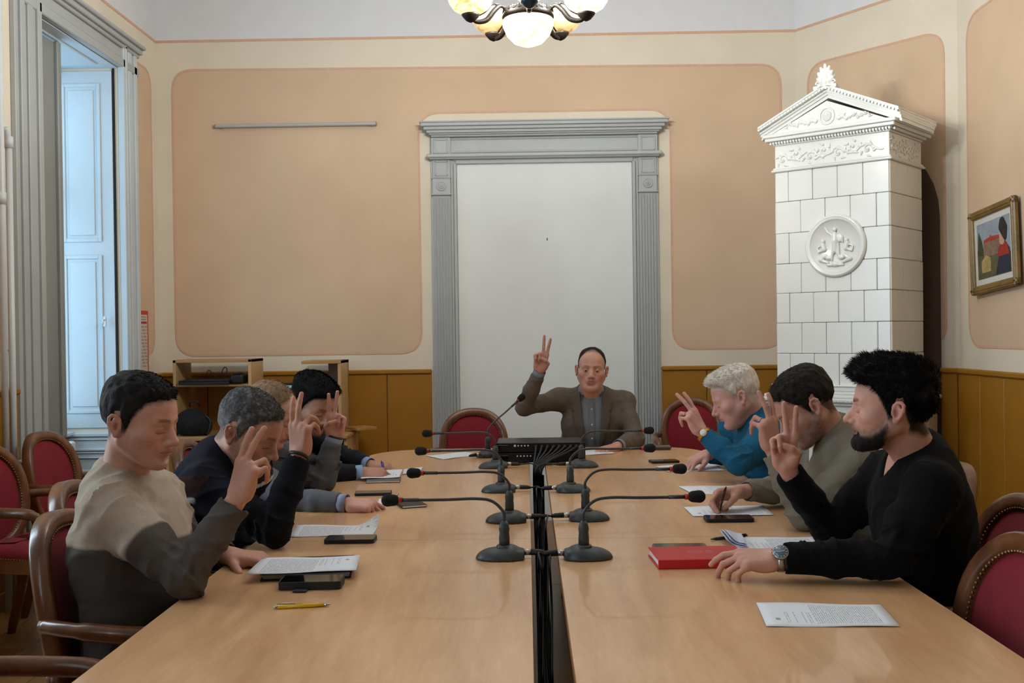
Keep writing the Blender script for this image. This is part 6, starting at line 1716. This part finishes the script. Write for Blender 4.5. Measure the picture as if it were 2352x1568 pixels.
def watch(T, k, sd, at, face_dir, m, dial, R=.021, w=.020, wr=.0315):
    HB, W, tips, E = k['hands'][sd]; o, c, a, b, ax = band_on_arm(T, 'watch_strap', m, W, E, at, wr, w, .92, .003, face_dir); fd = unit(np.array(face_dir, float) - ax * (np.array(face_dir, float) @ ax))
    Rm = np.stack([ax, np.cross(fd, ax), fd], 1); c0 = c + fd * (wr * .93 - .001)
    q = MB().lathe([(R * .95, 0), (R, .003), (R, .008), (R * .92, .0105), (R * .86, .0105)], 28, c0, Rm); ca = wbuild(q, 'watch_case', m, T)
    q = MB().lathe([(R * .86, .0098), (R * .86, .0106), (.001, .0106)], 28, c0, Rm); wbuild(q, 'watch_dial', dial, T)
    q = MB()
    for i in range(12):
        t = PI / 6 * i; q.box(c0 + Rm @ A3(math.cos(t) * R * .70, math.sin(t) * R * .70, .0109), (.0034, .0012, .0005), Rm @ rotz(t))
    for t, l in ((.3, .5), (PI, .6)): q.box(c0 + Rm @ A3(math.cos(t) * R * l / 2, math.sin(t) * R * l / 2, .0110), (R * l, .0010, .0005), Rm @ rotz(t))
    wbuild(q, 'watch_hands', M_wh, T)
    q = MB()
    for dy in (-.008, 0, .008): q.tube([c0 + Rm @ A3(-R * .98, dy, .005), c0 + Rm @ A3(-R * 1.12, dy, .005)], .0018, 8)
    wbuild(q, 'watch_crown', m, T)
watch(T5, K5, 'L', .006, (0, -.75, .65), M_steel, M_dial)

# --- olive grey sweater
NR2 = P(1918, 992, 3.67)
T6, K6 = person('man in an olive grey sweater over a white collar, head bowed, bronze pen in hand', dict(face=178, pelvis=(1.20, 3.70, .60), neck=NR2, skin=(200, 148, 128), wide=1.03,
    R=(NR2 + A3(-.05, .19, -.09), P(1835, 1124, 3.94), P(1704, 1128, 3.79), (-1, -.10, -.10), (.1, -.45, -.9), 'write'),
    L=(P(1962, 1080, 3.48), P(1850, 1180, 3.40), P(1774, 1032, 3.47), (-.16, 0, .99), (-.55, .83, 0), 'vote_back'),
    garment='sweater', cmat=M_knit, cloth=flat((126, 119, 106), .05), fold=.014, cuff=.06, cuts=[wedge([(-.1, .064), (0, .056), (.075, .004)], .08, .02)],
    head=dict(c=P(1850, 930, 3.62), face=174, pitch=36, s=1.05, stubble=.66, stubble_col=(70, 56, 48), brow=(36, 30, 28), hair=dict(col=(40, 34, 31), line=hl_full, top=.014, side=.006, under=.85, rough=.003, clump=.0025, n=6000, len=.009, comb=lambda b, n: n * .3 + A3(0, .7, 0)))))
sp = K6['spine']; v, q = neck_ring(NR2 + A3(0, 0, .004), sp + K6['fw'] * .2, K6['fw'], .066, [(-.004, -.02), (-.002, lambda c: .040 - .022 * max(c, 0)), (.004, lambda c: .041 - .022 * max(c, 0)), (.014, lambda c: -.002 - .030 * max(c, 0) ** 3)], .20); wchild('shirt_collar', v, q, M_cot, T6, np.tile(L3((222, 222, 220)), (len(v), 1)))
sh = K6['torso'](-.007, arms=False); v, q = surface(sh, .010); wchild('shirt', v, q, M_cot, T6, np.tile(L3((222, 222, 220)), (len(v), 1)))
HB, W, tips, E = K6['hands']['L']; finger_ring(T6, M_steel, HB, W, 2, .45, 'vote_back')
HB, W, tips, E = K6['hands']['R']; tp = HB @ A3(.030, .058, .100) + W
pen('bronze pen held by the man in the olive grey sweater', tp + A3(-.020, -.01, -.055), tp + A3(.022, .0, .075), mat('bronze_metal', srgb(92, 62, 44), .3, .7), .0048, tip=mat('rose_metal', srgb(190, 140, 120), .3, .8), clip=mat('bronze_metal', srgb(92, 62, 44), .3, .7))

# --- blue sweater
NR3 = P(1730, 953, 4.80)
T7, K7 = person('white-haired man in a blue sweater with a gold watch, hand raised', dict(face=178, pelvis=(1.22, 4.78, .60), neck=NR3, skin=(212, 162, 150), wide=1.08, belly=True, arm=1.08,
    R=(NR3 + A3(-.05, .19, -.08), P(1690, 1040, 5.04), P(1622, 1044, 4.95), (-.80, -.42, -.30), (-.1, 0, -1), 'rest'),
    L=(P(1752, 1012, 4.58), P(1697, 1062, 4.46), P(1611, 992, 4.54), (-.48, 0, .88), (-.60, .75, -.25), 'vote_back'),
    garment='sweater', cmat=M_knit, cloth=flat((34, 94, 126), .05), fold=.012, vox=.007, cuff=.10, cuts=[wedge([(-.1, .064), (0, .056), (.065, .004)], .07, .02)],
    head=dict(c=P(1690, 908, 4.73), face=173, pitch=24, s=1.06, fat=.08, nose=1.05, stubble=.05, neck_r=.066, brow=(196, 180, 168), brow_w=.5, hair=dict(col=(222, 212, 200), line=[(0, .070), (.45, .066), (.75, .058), (1.0, .044), (1.2, .020), (1.34, .0), (1.5, .0), (1.62, .024), (1.85, .018), (2.0, -.022), (2.3, -.060), (3.15, -.074)], top=.017, side=.006, quiff=.014, under=.7, n=4500, len=.013, comb=lambda b, n: n * .3 + A3(0, .8, .15)))))
sp = K7['spine']; v, q = neck_ring(NR3 + A3(0, 0, .004), sp + K7['fw'] * .2, K7['fw'], .072, [(-.004, -.02), (-.002, lambda c: .036 - .020 * max(c, 0)), (.004, lambda c: .037 - .020 * max(c, 0)), (.014, lambda c: -.004 - .030 * max(c, 0) ** 3)], .20); wchild('shirt_collar', v, q, M_cot, T7, np.tile(L3((78, 112, 168)), (len(v), 1)))
sh = K7['torso'](-.007, arms=False); v, q = surface(sh, .011); wchild('shirt', v, q, M_cot, T7, np.tile(L3((60, 92, 150)), (len(v), 1)))
watch(T7, K7, 'L', .016, (-.2, -.95, .25), M_gold, M_wh, .017, .018)
HB, W, tips, E = K7['hands']['L']; finger_ring(T7, M_gold, HB, W, 2, .45, 'vote_back')

# --- tweed jacket at the head of the table
NC = P(1357, 900, 6.10)
T8, K8 = person('man in a brown-grey tweed jacket and grey shirt raising two fingers, facing along the tables', dict(face=268, pelvis=(.40, 6.20, .60), neck=NC, skin=(204, 152, 132), wide=1.0, arm=.88, hand=1.03,
    R=(P(1284, 918, 6.12), P(1204, 934, 5.98), P(1240, 852, 5.86), (.10, -.08, 1), (.10, -1, 0), 'vote'),
    L=(P(1434, 924, 6.12), P(1460, 1008, 5.98), P(1420, 1024, 5.76), (-.82, -.52, -.14), (0, 0, -1), 'flat'),
    garment='tweed_jacket', cmat=M_wool, cloth=flat((106, 96, 86), .10), fold=.009, vox=.007, cuff=.12, cuts=[wedge([(-.10, .075), (0, .072), (.06, .066), (.32, .045), (.40, .040)], .44)],
    head=dict(c=P(1359, 847, 6.0), face=266, pitch=1, roll=-3, s=1.02, fat=.06, nose=1.0, eyes='open', stubble=.08, neck_r=.066, brow=(84, 66, 54), brow_w=.6, hair=dict(col=(50, 40, 34), line=[(0, .102), (.35, .098), (.7, .088), (1.0, .052), (1.22, .004), (1.34, -.020), (1.5, -.016), (1.62, .024), (1.85, .018), (2.0, -.022), (2.3, -.060), (3.15, -.074)], top=.008, side=.005, under=.75, n=3500, len=.008))))
JW = [(-.10, .075), (0, .072), (.06, .066), (.32, .045), (.40, .040)]
jacket_extras(T8, K8, (106, 96, 86), (132, 140, 148), cuff_col=(130, 138, 150))
sp = np.cross(K8['Rt'], K8['fw']); sp = sp if sp[2] > 0 else -sp
sh8 = K8['torso'](-.007, arms=False)
v, q = patch(lambda a, b: ((a - .5) * .034, -.035 - b * .36), 3, 24, sh8, NC, K8['Rt'], sp, -K8['fw'], .0035, .003); wchild('shirt_placket', v, q, M_cot, T8, np.tile(L3((128, 136, 144)), (len(v), 1)))
for i in range(4):
    c = drape(sh8, [NC - sp * (.07 + .085 * i) + K8['fw'] * .3], -K8['fw'], .005)[0]; mm = MB().lathe([(.0055, 0), (.0055, .0025), (.002, .003)], 12, c, np.stack([K8['Rt'], np.cross(K8['fw'], K8['Rt']), K8['fw']], 1)); wbuild(mm, 'shirt_button', M_wh, T8)
HB, W, tips, E = K8['hands']['L']; band_on_arm(T8, 'watch_strap', M_blk, W, E, .012, .0325, .018, .92, .004)
